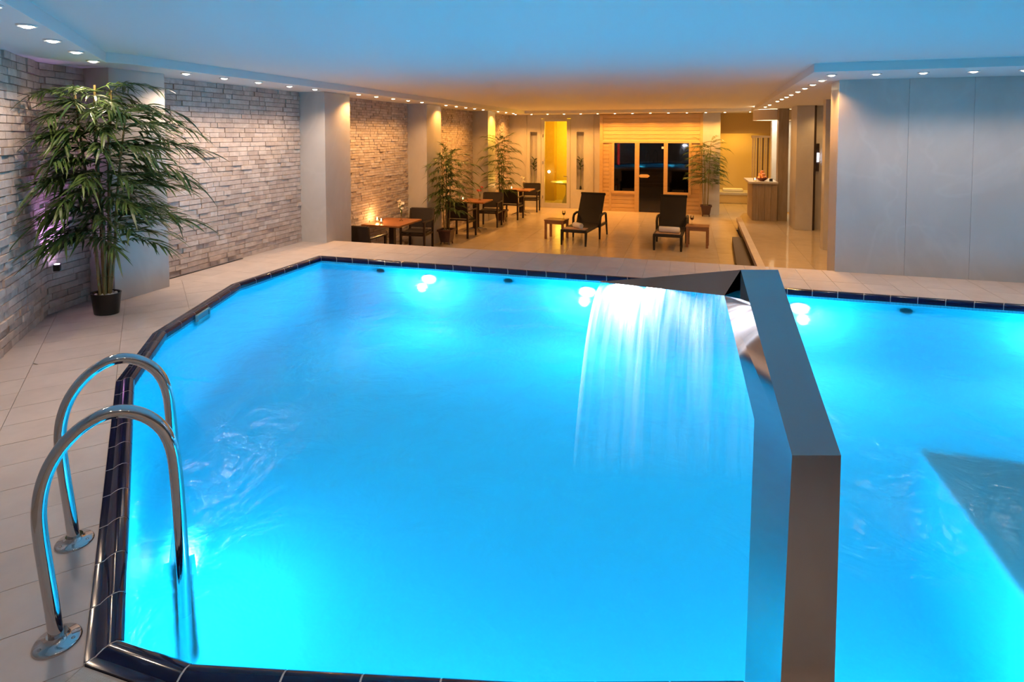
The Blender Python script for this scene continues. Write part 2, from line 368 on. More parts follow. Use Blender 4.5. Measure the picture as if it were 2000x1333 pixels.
# coping: glazed bullnose pieces along every edge
cp = thing('pool_coping', 'dark navy glazed coping tiles around the pool edge', 'coping')
PROF = [(0, -.04), (.0, -.006), (.006, .008), (.018, .017), (.035, .021), (.055, .018), (.072, .010), (.076, .007), (.082, .008), (CW, .007), (CW, -.02)]
mb = MB()
for i in range(N):
    vs = []
    for p, q in ((POOL[i], OUT[i]), (POOL[(i + 1) % N], OUT[(i + 1) % N])):
        for d, z in PROF: k = (.0015 + d * .985) / CW; vs.append((p[0] + (q[0] - p[0]) * k, p[1] + (q[1] - p[1]) * k, z - .0012))
    n = len(PROF); mb.add(vs, [(k, k + 1, n + k + 1, n + k) for k in range(n - 1)])
mb.build('joint_bed', 'coping_joint', cp)
def coping_piece(a0, a1, b0, b1):       # inner start/end, outer start/end
    vs = []
    for (p, q) in ((a0, b0), (a1, b1)):
        for d, z in PROF:
            k = d / CW; vs.append((p[0] + (q[0] - p[0]) * k, p[1] + (q[1] - p[1]) * k, z))
    n = len(PROF); fs = [(k, k + 1, n + k + 1, n + k) for k in range(n - 1)] + [tuple(range(n - 1, -1, -1)), tuple(range(n, 2 * n))]
    cx = sum(v[0] for v in vs) / len(vs); cy = sum(v[1] for v in vs) / len(vs)
    o = MB().add([(x - cx, y - cy, z) for x, y, z in vs], fs).build('coping_tile', 'coping_glaze', cp, True, (cx, cy, 0))
for i in range(N):
    if i in (9, 10): continue
    a = Vector(POOL[i]); b = Vector(POOL[(i + 1) % N]); oa = Vector(OUT[i]); ob = Vector(OUT[(i + 1) % N])
    L = (b - a).length; k = max(1, round(L / .245)); g = .0032 / L
    for j in range(k):
        s0 = j / k + g; s1 = (j + 1) / k - g
        coping_piece(a.lerp(b, s0), a.lerp(b, s1), oa.lerp(ob, s0), oa.lerp(ob, s1))

# ---------------------------------------------------------------- deck
deck = MB()
LW = -5.82
def deck_quad(q): deck.prism(q, -.25, -.008)
YD = 7.98
deckzones = [
    ([(LW, OUT[0][1]), (6.2, OUT[0][1]), (6.2, YD), (LW, YD)], (-5.0, YD), 0., .30, .60, 'deck_tile', 0),
    ([(LW, OUT[1][1]), (OUT[1][0], OUT[1][1]), (OUT[0][0], OUT[0][1]), (LW, OUT[0][1])], (OUT[1][0], OUT[1][1]), 0., .53, .265, 'deck_tile', 0),
    ([(LW, 4.1), (-5.7, 3.88), OUT[2], OUT[1], (LW, OUT[1][1])], OUT[4], R(-41), .265, .53, 'deck_tile', 0),
    ([(-5.7, 3.88), (-4.99, 3.06), OUT[3], OUT[2]], OUT[4], R(-41), .265, .53, 'deck_tile', 0),
    ([(-4.99, 3.06), (-3.2, .99), (OUT[4][0] - .2, .55), OUT[4], OUT[3]], OUT[4], R(-41), .265, .53, 'deck_tile', 0),
    ([(OUT[4][0] - .2, .55), (OUT[5][0], .55), OUT[5], OUT[4]], OUT[4], 0., .25, .25, 'grip_tile', 0),
    ([(OUT[5][0], .55), (OUT[7][0], .55), OUT[7], OUT[6], OUT[5]], OUT[5], R(14), .25, .25, 'grip_tile', 0),
    ([(OUT[7][0], .55), (2.6, .55), OUT[9], OUT[8], OUT[7]], OUT[7], R(8), .25, .25, 'deck_tile', 0),
]
for z in deckzones: deck_quad(z[0])
deck.prism([(-3.2, .99), (-1.0, -1.6), (6.2, -1.6), (6.2, .55), (-1.9, .55)], -.25, 0)
deck.prism([(2.6, .55), (6.2, .55), (6.2, OUT[10][1]), OUT[9]], -.25, 0)
deck.box(OUT[10][0], 6.2, OUT[10][1], OUT[11][1], -.25, 0)
deck.box(LW, .9, YD - .15, YD, -.75, -.25)
fl = struct(deck.build('floor', 'grout'), 'beige tiled pool deck')
for z in deckzones: tiles(fl, z[0], z[1], z[2], z[3], z[4], 0., z[5], .003)

# sitting area floor, tiled
fc = struct(MB().prism([(LW, YD), (1.2, YD), (1.2, 15.9), (3.4, 15.9), (3.4, 23.2), (.5, 23.2), (.5, 18.95), (LW, 18.95)], ZC - .2, ZC - .006).build('floor_sitting_area', 'grout'), 'polished beige floor tiles of the lower sitting area')
tiles(fc, [(LW, 9.6), (1.2, 9.6), (1.2, 18.95), (LW, 18.95)], (-1.2, 9.6), 0., .6, .6, ZC, 'polished_tile', .003)
tiles(fc, [(1.2, 16.1), (3.4, 16.1), (3.4, 23.0), (1.2, 23.0)], (1.2, 18.95), 0., .6, .6, ZC, 'polished_tile', .003)
st = thing('deck_steps', 'beige stone steps from the pool deck down to the sitting area', 'steps', (-1.6, YD, ZC))
for k in range(4): MB().box(-1.5, 1.5, .35 * k, .35 * (k + 1) + .02, 0, .75 - .15 * (k + 1)).build('step', 'deck_tile', st)
# low platform before the counter
pf = struct(MB().prism([(1.10, YD), (2.9, YD), (3.4, 14.8), (3.4, 17.5), (1.5, 17.4), (1.26, 16.1)], ZC - .05, ZP - .02).build('floor_platform', 'dark_stone'), 'low polished platform with a dark stone side')
tiles(pf, [(1.10, YD), (2.9, YD), (3.4, 14.8), (3.4, 17.5), (1.5, 17.4), (1.26, 16.1)], (1.2, YD), R(-1), .75, .75, ZP, 'mirror_tile', .002)
MB().prism([(1.06, YD), (1.18, YD), (1.34, 16.1), (1.22, 16.1)], ZP - .06, ZP + .035).build('curb', 'deck_tile', pf)
ps = thing('platform_step', 'dark stone step beside the low platform', 'step', (1.0, 9.6, ZC))
MB().prism([(-.18, .6), (.14, .6), (.19, 4.4), (-.02, 4.4)], 0, .12).build('tread', 'dark_stone', ps)

# ---------------------------------------------------------------- walls
def marble_panels(name, faces, label):
    o = struct(MB().add(*faces).build(name, 'marble'), label); return o
UNIT = {}
for q in range(6):
    rr = random.Random(q); bm = bmesh.new(); bmesh.ops.create_cube(bm, size=1)
    bm.verts.ensure_lookup_table()
    for v in bm.verts:
        if v.co.y > 0: v.co += Vector((v.co.x * -.03, rr.uniform(-.12, .12), v.co.z * -.08))
    UNIT[q] = MB().bm(bm).mesh('stone', 'ledge_stone')
def ledge(parent, p0, p1, z0, z1, maxparts, rh=.058, lmin=.10, lmax=.26, seed=1, depth=.03, first='near'):
    """rows of split stone pieces standing proud of the wall p0 -> p1 (seen from its left-hand side)"""
    rr = random.Random(seed); d = Vector((p1[0] - p0[0], p1[1] - p0[1])); L = d.length; d /= L; nrm = Vector((-d.y, d.x)); ang = math.atan2(d.y, d.x)
    bricks = []; z = z0; row = 0; nr = round((z1 - z0) / rh); rh = (z1 - z0) / nr
    for r_ in range(nr):
        s = -rr.uniform(0, lmax * .7)
        while s < L:
            l = rr.uniform(lmin, lmax); a = max(0, s); b = min(L, s + l); s += l
            if b - a < .02: continue
            bricks.append(((a + b) / 2, z0 + (r_ + .5) * rh, b - a - .002, rh - .002, depth * rr.choice((rr.uniform(.35, .6), rr.uniform(.5, .75), rr.uniform(.6, 1.15))), rr.randrange(6)))
    big = sorted(range(len(bricks)), key=lambda i: (bricks[i][0] / L) * .6 - bricks[i][2] * 6) if maxparts < len(bricks) else list(range(len(bricks)))
    keep = set(big[:maxparts]); mb = MB()
    for i, (s, z, l, h, t, q) in enumerate(bricks):
        c = (p0[0] + d.x * s + nrm.x * t / 2, p0[1] + d.y * s + nrm.y * t / 2, z)
        if i in keep: inst('stone', UNIT[q], parent, c, (0, 0, ang), (l, t, h))
        else:
            M = Matrix.Translation(c) @ Matrix.Rotation(ang, 4, 'Z') @ Matrix.Diagonal((l, t, h, 1))
            mb.add([M @ v.co for v in UNIT[q].vertices], [tuple(p.vertices) for p in UNIT[q].polygons])
    if mb.v: stuff(mb.build('stonework', 'ledge_stone_joined', parent))
# corner wall (diagonal) and short return towards the first pilaster
A, B_, C_ = (-3.2, .99), (-5.70, 3.88), (LW, 4.42)
wd = struct(MB().prism([A, B_, C_, (-6.1, 4.42), (-6.0, 3.8), (-3.45, .85)], 0, ZS).build('wall_corner', 'stone_joint'), 'split stone wall running diagonally past the tall bamboo')
dv = Vector((B_[0] - A[0], B_[1] - A[1])).normalized()
SPL = (B_[0] - dv.x * 1.45, B_[1] - dv.y * 1.45)
ledge(wd, (B_[0], B_[1]), SPL, 0, ZS, 300, .064, .10, .24, 3)
ledge(wd, SPL, A, 0, ZS, 0, .064, .10, .24, 4)
ledge(wd, C_, B_, 0, ZS, 130, .064, .10, .24, 5)
# left wall behind the panels
wl = struct(MB().box(-6.1, LW, 4.42, YB + .3, ZC - .1, ZS).build('wall_left', 'stone_joint'), 'split stone wall panels between marble pilasters')
PIL = [(4.38, 5.02, -5.47, 0), (7.77, 8.47, -5.35, ZC), (11.42, 12.18, -5.35, ZC), (15.40, 16.05, -5.35, ZC)]
ledge(wl, (LW, 7.77), (LW, 5.02), 0, ZS, 300, .064, .09, .21, 11)
for k, (a, b) in enumerate(((8.47, 11.42), (12.18, 15.40), (16.05, YB))): ledge(wl, (LW, b), (LW, a), ZC, ZS, 0, .05, .09, .22, 20 + k)
for y0, y1, x1, z0 in PIL:
    o = struct(MB().box(LW - .02, x1, y0, y1, z0, ZS, .004).build('wall_pilaster', 'marble'), 'polished marble pilaster on the left wall')
# thin dark floor slot along the first stone panel
tag(MB().box(-5.775, -5.75, 5.05, 6.45, .0, .006).build('floor_slot', 'black_plastic'), 'thin dark slot drain along the foot of the stone wall', 'drain')

# right wall of big marble slabs
wr = struct(MB().box(1.77, 6.2, 7.97, 8.35, ZP, ZS).build('wall_right', 'grout'), 'polished marble slab wall beside the pool')
xs = [1.74, 2.48, 3.13, 3.78, 4.5, 5.3, 6.2]
for a, b in zip(xs, xs[1:]): MB().box(a + .001, b - .001, 7.94, 7.972, 0, ZS, .002).build('slab', 'marble', wr)
MB().box(1.74, 1.772, 7.973, 8.35, ZP, ZS, .002).build('slab', 'marble', wr)
# rest of the enclosure around the camera
struct(MB().box(6.2, 6.4, -1.8, 8.3, -.2, ZT).build('wall_side', 'marble'))
struct(MB().box(-1.2, 6.4, -1.8, -1.6, -.2, ZT).build('wall_front', 'marble'))
struct(MB().prism([(-1.0, -1.6), (-1.2, -1.8), (-3.45, .85), (-3.2, .99)], -.1, ZT).build('wall_near', 'marble'))

# ceiling with lowered soffits
struct(MB().box(-6.4, 6.5, -2, 23.4, ZT, ZT + .1).build('ceiling', 'ceiling_paint'), 'white ceiling lit blue by the pool')
sf = MB()
sf.prism([(-3.3, .9), (-2.55, 1.3), (-5.08, 4.05), (-5.0, 4.25), (-4.93, YB + .2), (-6.2, YB + .2), (-6.2, 3.8)], ZS, ZT + .01)
struct(sf.build('ceiling_soffit_left', 'ceiling_paint'), 'lowered ceiling strip with spotlights along the left wall')
struct(MB().prism([(1.26, 6.85), (6.3, 6.75), (6.3, 8.4), (3.6, 8.4), (3.6, 19), (1.64, 16.4)], ZS, ZT + .01).build('ceiling_soffit_right', 'ceiling_paint'), 'lowered ceiling strip with spotlights over the right wall and corridor')
struct(MB().prism([(-4.94, 17.75), (1.69, 17.75), (1.7, 19.1), (-4.94, 19.1)], ZS, ZT + .01).build('ceiling_soffit_back', 'ceiling_paint'), 'lowered ceiling strip along the back wall')

# back wall with door and niche openings
def wall_with_holes(name, x0, x1, z0, z1, y0, y1, holes, mat, label):
    X = sorted({x0, x1, *[h[0] for h in holes], *[h[1] for h in holes]}); Z = sorted({z0, z1, *[h[2] for h in holes], *[h[3] for h in holes]})
    mb = MB()
    for a, b in zip(X, X[1:]):
        zs = None
        for c, d in zip(Z, Z[1:]):
            mx, mz = (a + b) / 2, (c + d) / 2
            solid = not any(h[0] < mx < h[1] and h[2] < mz < h[3] for h in holes)
            if solid: mb.box(a, b, y0, y1, c, d)
    return struct(mb.build(name, mat), label)
DOOR = (-4.70, -3.70, ZC, 2.22)
N1 = (-5.08, -4.83, -.15, 1.77); N2 = (-3.50, -3.26, -.13, 1.77)
wb = wall_with_holes('wall_back', LW, .92, ZC, ZS, YB, YB + .25, [DOOR, N1, N2, (-2.3, .0, ZC, 1.4)], 'marble', 'polished marble back wall')
for h in (N1, N2): MB().box(h[0], h[1], YB + .18, YB + .25, h[2], h[3]).build('niche_back', 'marble', wb)
for x in (-5.2, -2.95): MB().box(x - .012, x + .012, YB - .03, YB + .01, ZC, ZS).build('edge_strip', 'marble', wb)

# ---------------------------------------------------------------- downlights
def downlight_proto(bulb):
    me1 = MB().lathe([(.033, .004), (.052, .004), (.055, 0), (.055, -.004), (.048, -.010), (.036, -.006), (.033, .004)], 20, caps=False).mesh('trim_ring', 'white_metal', True)
    me2 = MB().lathe([(.001, -.020), (.018, -.018), (.030, -.012), (.035, -.003), (.035, .003)], 16).mesh('bulb', bulb)
    return me1, me2
DL = {b: downlight_proto(b) for b in ('bulb', 'bulb_amber')}
ORD = ('first', 'second', 'third', 'fourth', 'fifth', 'sixth', 'seventh', 'eighth', 'ninth', 'tenth', 'eleventh', 'twelfth', 'thirteenth')
DLN = {}
FROM = {'spotlights in the diagonal corner soffit': 'from the camera', 'spotlights before the back wall': 'from the left', 'spotlights above the slab wall': 'from the left', 'spotlights over the near deck': 'from the left', 'spotlights in the passage': 'from the left', 'spotlights in the passage ceiling': 'from the left'}
def downlight(x, y, z, label, group, power, col, bulb='bulb', spot=136, tilt=(0, 0)):
    k_ = DLN.get(group, 0); DLN[group] = k_ + 1; label = label.replace('small round', ORD[k_] + ' round') + ', counted ' + FROM.get(group, 'from the pool')
    t = thing('downlight', label, 'spotlight', (x, y, z - .001), 0, group)
    inst('trim_ring', DL[bulb][0], t); inst('bulb', DL[bulb][1], t)
    if power: light('SPOT', (0, 0, -.02), power, col, t, .03, (tilt[1], tilt[0], 0), spot, .7)
G1 = 'spotlights in the diagonal corner soffit'
for x, y in ((-3.40, 2.10), (-3.82, 2.55), (-4.25, 3.0), (-4.65, 3.46), (-5.08, 3.93)):
    downlight(x, y, ZS, 'small round spotlight in the diagonal soffit by the tall bamboo', G1, P_DECK, WARM)
for y in (5.02, 5.56, 6.12, 6.72, 7.28):
    downlight(-5.17, y, ZS, 'small round soffit spotlight above the large stone panel by the pool', 'spotlights above the stone panel by the pool', P_DECK * 1.4, WARM)
for y in (8.42, 8.98, 9.58, 10.17, 10.78):
    downlight(-5.15, y, ZS, 'small round soffit spotlight above the nearest cafe table', 'spotlights above the first table', P_CAFE * .9, (1, .50, .16), 'bulb_amber')
for y in (12.0, 12.6, 13.2, 13.8, 14.45):
    downlight(-5.15, y, ZS, 'small round soffit spotlight above the middle cafe table', 'spotlights above the second table', P_CAFE, AMBER, 'bulb_amber')
for y in (15.7, 16.45, 17.2):
    downlight(-5.15, y, ZS, 'small round soffit spotlight above the farthest cafe table', 'spotlights above the third table', P_CAFE, AMBER, 'bulb_amber')
for k in range(13):
    x = -5.35 + k * .53
    downlight(x, 18.12, ZS, 'small round spotlight in the ceiling before the back wall', 'spotlights before the back wall', P_CAFE * 1.5 if k % 2 == 0 else P_CAFE * .9, AMBER, 'bulb_amber')
for x in (1.50, 1.93, 2.37, 2.82, 3.26, 3.70, 4.2, 4.8):
    downlight(x, 7.20, ZS, 'small round soffit spotlight above the marble slab wall', 'spotlights above the slab wall', P_DECK * .5, WARM)
for k, y in enumerate((7.85, 8.48, 9.12, 9.78, 10.5, 11.1, 11.75, 12.45, 13.9, 14.9)):
    downlight(1.53 + .027 * (y - 7.8), y, ZS, 'small round spotlight in the soffit leading to the counter', 'spotlights in the corridor soffit', P_CAFE * .75, (1, .50, .15), 'bulb_amber')

for x in (-.6, .3, 1.2, 2.1, 3.0, 3.9):  # unseen row added behind the camera to light the near deck
    downlight(x, .15, ZT, 'small round spotlight added out of view in the ceiling over the near pool deck', 'spotlights over the near deck', P_DECK, WARM)
# ---------------------------------------------------------------- underwater lamps
def pool_lamp(loc, rz, label, power, white):
    t = thing('pool_lamp', label, 'pool light', loc, rz, 'underwater lamps')
    # disc faces local -y
    ring = MB()
    for k in range(1): ring.lathe([(.08, 0), (.105, 0), (.105, .015), (.08, .022), (.08, 0)], 24, caps=False)
    o = ring.build('bezel', 'chrome', t, True); o.rotation_euler = (R(90), 0, 0)
    o = MB().lathe([(.001, .010), (.08, .010), (.08, .0)], 24).build('lens', 'pool_lens', t); o.rotation_euler = (R(90), 0, 0)
    light('POINT', (0, -.22, -.12), power, POOLC, t, .0)
    if white: light('SPOT', (0, -.06, .0), white, (.80, .70, 1), t, .0, (R(62), 0, 0), 160, .8)
for x, nm in ((-3.16, 'left'), (-1.12, 'middle'), (1.16, 'right'), (3.5, 'far right')):
    pool_lamp((x, 6.80, -.27), 0, {'left': 'round white pool lamp under the far edge left of the waterfall', 'middle': 'round white pool lamp shining behind the falling water', 'right': 'round white pool lamp just right of the steel waterfall arm', 'far right': 'round pool lamp at the right end of the far pool wall'}[nm], P_POOL, 75)
pool_lamp((-2.75, 2.26, -.75), R(139), 'round pool lamp in the pool wall beside the ladder', P_POOL * .9, 0)
pool_lamp((-.9, 1.55, -.40), R(194), 'round pool lamp under the near pool edge', P_POOL * 1.35, 0)
pool_lamp((1.0, 1.95, -.45), R(186), 'round pool lamp under the near edge right of the waterfall post', P_POOL * 1.35, 0)
pool_lamp((5.4, 4.6, -.55), R(-90), 'round pool lamp in the right end wall of the pool', P_POOL * 1.35, 0)
for x, y in ((-3.86, 6.77), (-2.1, 6.77), (2.15, 6.77)):
    o = MB().lathe([(.001, -.02), (.05, -.02), (.06, 0), (.06, .006)], 18).build('inlet_cover', 'black_plastic', None, True, (x, y + .02, -.17)); o.rotation_euler = (R(90), 0, 0)
    tag(o, {-3.86: 'small dark inlet cover at the left end of the far pool wall', -2.1: 'small dark inlet cover between the two pool lamps left of the waterfall', 2.15: 'small dark inlet cover in the pool wall below the marble slabs'}[x], 'inlet', 'inlet covers in the far pool wall')
# skimmer mouth in the left pool wall
sk = thing('pool_skimmer', 'pale blue skimmer mouth in the left pool wall', 'skimmer', (-4.43, 4.42, -.045), math.atan2(3.82 - 5.30, -4.21 + 4.77))
mb = MB(); mb.box(-.13, .13, -.005, .018, .02, .035); mb.box(-.13, .13, -.005, .018, -.11, -.095); mb.box(-.13, -.115, -.005, .018, -.095, .02); mb.box(.115, .13, -.005, .018, -.095, .02)
mb.build('frame', 'skimmer_plastic', sk); MB().box(-.115, .115, .0, .006, -.095, .02).build('flap', 'skimmer_plastic', sk)

# ---------------------------------------------------------------- pool ladder
EN = Vector((.657, .755, 0)); EA = Vector((-.755, .657, 0))
ld = thing('pool_ladder', 'chrome pool ladder with two arched handrails on round floor flanges', 'ladder', (-1.98, 1.345, 0))
PR = [(0, .0), (-.008, .1), (-.022, .25), (-.034, .38), (-.036, .46), (-.026, .535), (-.002, .605), (.04, .668), (.095, .715), (.16, .738), (.225, .724), (.28, .685), (.32, .63), (.343, .56), (.352, .47), (.360, .3), (.366, .1), (.37, -.2), (.37, -.95)]
def smooth_path(p, it=2):
    for _ in range(it):
        q = [p[0]]
        for a, b in zip(p, p[1:]): q += [tuple(.75 * x + .25 * y for x, y in zip(a, b)), tuple(.25 * x + .75 * y for x, y in zip(a, b))]
        p = q + [p[-1]]
    return p
for k in range(2):
    off = EA * (.56 * k)
    path = [off + EN * r + Vector((0, 0, z)) for r, z in smooth_path(PR, 2)]
    MB().tube(path, .0215, 20).build('rail', 'chrome', ld, True)
    f = MB().lathe([(.023, .030), (.030, .030), (.034, .020), (.040, .014), (.062, .012), (.068, .006), (.069, .0)], 32).build('flange', 'chrome', ld, True, off)
    for a in (R(20), R(140), R(260)):
        MB().ball((.051 * math.cos(a), .051 * math.sin(a), .0125), .006, 2, (1, 1, .5)).build('bolt', 'steel', f, True)
for z in (-.30, -.58, -.86):
    a = EN * .37 + Vector((0, 0, z)); b = a + EA * .56
    p = [a + EN * -.035, b + EN * -.035, b + EN * .045, a + EN * .045]
    MB().add([q + Vector((0, 0, e)) for e in (-.012, .012) for q in p], [(3, 2, 1, 0), (4, 5, 6, 7), (0, 1, 5, 4), (1, 2, 6, 5), (2, 3, 7, 6), (3, 0, 4, 7)]).build('tread', 'black_plastic', ld)

# ---------------------------------------------------------------- steel waterfall
FLT = Vector((.282, 1.708, .806)); FRT = Vector((.410, 1.746, .806)); W = FRT - FLT
TL = Vector((.186, 2.221, 1.196)); L1 = Vector((.136, 2.284, 1.081)); BI = Vector((.207, 1.911, .798))
LF = Vector((.132, 2.217, 1.099)); L0 = Vector((-.327, 2.264, 1.104))      # lower edge of the fascia
FLB = Vector((.207, 1.398, .0)); BB = Vector((.153, 1.547, .0))
wf = thing('pool_waterfall', 'polished steel waterfall arm rising from the near pool edge', 'waterfall', (0, 0, 0))
def quad(mb, *p): mb.add(p, [tuple(range(len(p)))])
mb = MB(); quad(mb, FLB, FLB + W, FRT, FLT); mb.build('front_plate', 'steel', wf)
mb = MB(); quad(mb, FLT, FRT, TL + W, TL); mb.build('top_plate', 'steel', wf)
side = (FLT, TL, L1, BI, BB, FLB)
mb = MB(); quad(mb, *side); mb.build('side_plate', 'steel', wf)
mb = MB(); quad(mb, *[q + W for q in side[::-1]]); mb.build('side_plate', 'steel', wf)
mb = MB(); quad(mb, BI, L1, L1 + W, BI + W); quad(mb, BB, BI, BI + W, BB + W); quad(mb, FLB, BB, BB + W, FLB + W); mb.build('back_plate', 'steel', wf)
LIPL = L0 + Vector((.0, .10, -.02)); LIPR = L1 + W
mb = MB(); quad(mb, TL, LF, L0); mb.build('mouth_fascia', 'steel', wf)
mb = MB(); quad(mb, TL, L1, LF); quad(mb, TL, L0, LIPL, LIPR, TL + W); quad(mb, LF, L1, LIPR, LIPL, L0); mb.build('mouth_shell', 'steel', wf)
for u, pw in ((.16, 62.), (.36, 24.), (.84, 6.)):  # added lamps tucked under the lip so the falling water glows white
    q = L0.lerp(LF, u / .78) if u < .8 else LIPL.lerp(LIPR, u) + Vector((0, -.04, .012))
    MB().box(-.03, .03, .002, .008, -.005, -.0015).build('added_lip_light', 'cool_tube', wf, False, q + Vector((0, .004, 0)))
    p = LIPL.lerp(LIPR, u)
    light('SPOT', p + Vector((0, -.045, -.012)), pw, (.95, .93, 1), wf, 0., (R(40), 0, 0), 120, .8)
    light('SPOT', p + Vector((0, .03, -.014)), pw * .5, (.95, .93, 1), wf, 0., (R(12), 0, 0), 120, .6)
# the sheet of water
m_, n_ = 40, 30; vs = []; fs = []; uvs = []
lipL = LIPL + Vector((.0, .0, -.004)); lipR = L1 + W * .95 + Vector((0, 0, -.004)); D0 = Vector((-.55, 2.88, ZW)); D1 = Vector((.36, 3.08, ZW))
for j in range(n_ + 1):
    s = j / n_
    for i in range(m_ + 1):
        u = i / m_; a = lipL.lerp(lipR, u); b = D0.lerp(D1, u)
        p = a.lerp(b, s); p.z = a.z + (b.z - a.z) * (.18 * s + .82 * s * s)
        p.y += .02 * math.sin(u * 23 + 2 * s) * s * .6
        vs.append(p); uvs.append((u, 1 - s))
for j in range(n_):
    for i in range(m_): fs.append((j * (m_ + 1) + i, j * (m_ + 1) + i + 1, (j + 1) * (m_ + 1) + i + 1, (j + 1) * (m_ + 1) + i))
ws = MB().add(vs, fs).build('water_sheet', 'falling_water', None, 'all')
ul = ws.data.uv_layers.new(name='UVMap')
for lp in ws.data.loops: ul.data[lp.index].uv = uvs[lp.vertex_index]
stuff(tag(ws, 'sheet of water falling from the steel lip into the pool', 'water'))

# ---------------------------------------------------------------- bamboo
def leaf(mb, p, d, L, Wd, droop, rr):
    d = d.normalized(); side = d.cross(Vector((0, 0, 1)))
    side = side.normalized() if side.length > .05 else Vector((1, 0, 0))
    side = (side + Vector((0, 0, rr.uniform(-.5, .5)))).normalized()
    vs = []; n = 4
    for k in range(n + 1):
        s = k / n; c = p + d * (L * s) + Vector((0, 0, -droop * L * s * s)); w_ = Wd * (0.25 + 1.6 * s) * (1 - s) * 1.35 if k else Wd * .2
        if k == n: vs.append(c)
        else: vs += [c - side * w_ * .5, c + side * w_ * .5]
    mb.add(vs, [(2 * k, 2 * k + 1, 2 * k + 3, 2 * k + 2) for k in range(n - 1)] + [(2 * n - 2, 2 * n - 1, 2 * n)])
def spray_mesh(seed, L=.52):
    rr = random.Random(seed); mb = MB(); pts = [Vector((L * s, .03 * math.sin(s * 3 + seed), .10 * s - .20 * s * s)) for s in [k / 6 for k in range(7)]]
    mb.tube(pts, [.004 - .0005 * k for k in range(7)], 4, False)
    k = 15
    for i in range(k):
        s = .22 + .78 * i / (k - 1); q = s * 6; a = min(5, int(q)); p = pts[a].lerp(pts[a + 1], q - a); t = (pts[a + 1] - pts[a]).normalized()
        sgn = 1 if i % 2 else -1; sp = rr.uniform(.45, 1.0) * (1.1 - .5 * s)
        for c in range(2 if i < k - 1 else 1):
            d = t + Vector((0, sgn * sp * rr.uniform(.6, 1.2), rr.uniform(-.15, .45)))
            leaf(mb, p, d, rr.uniform(.13, .23), rr.uniform(.019, .029), rr.uniform(.2, .65), rr)
    return mb.mesh('leaf_spray', 'bamboo_leaf')
SPR = [spray_mesh(s) for s in range(6)]
def cane(t, base, top, r, nodes=9, nm='cane'):
    pts = []; rs = []; b = Vector(base); e = Vector(top)
    for k in range(nodes):
        for ds, rr_ in ((.0, 1.25), (.03, .96), (.5, .9), (.97, .96)):
            s = (k + ds) / nodes; p = b.lerp(e, s) + Vector((math.sin(s * 5 + base[0] * 40), math.cos(s * 4 + base[1] * 30), 0)) * .012 * math.sin(s * 3.1)
            pts.append(p); rs.append(r * rr_ * (1 - .45 * s))
    return MB().tube(pts, rs, 8).build(nm, 'bamboo_cane', t, True)
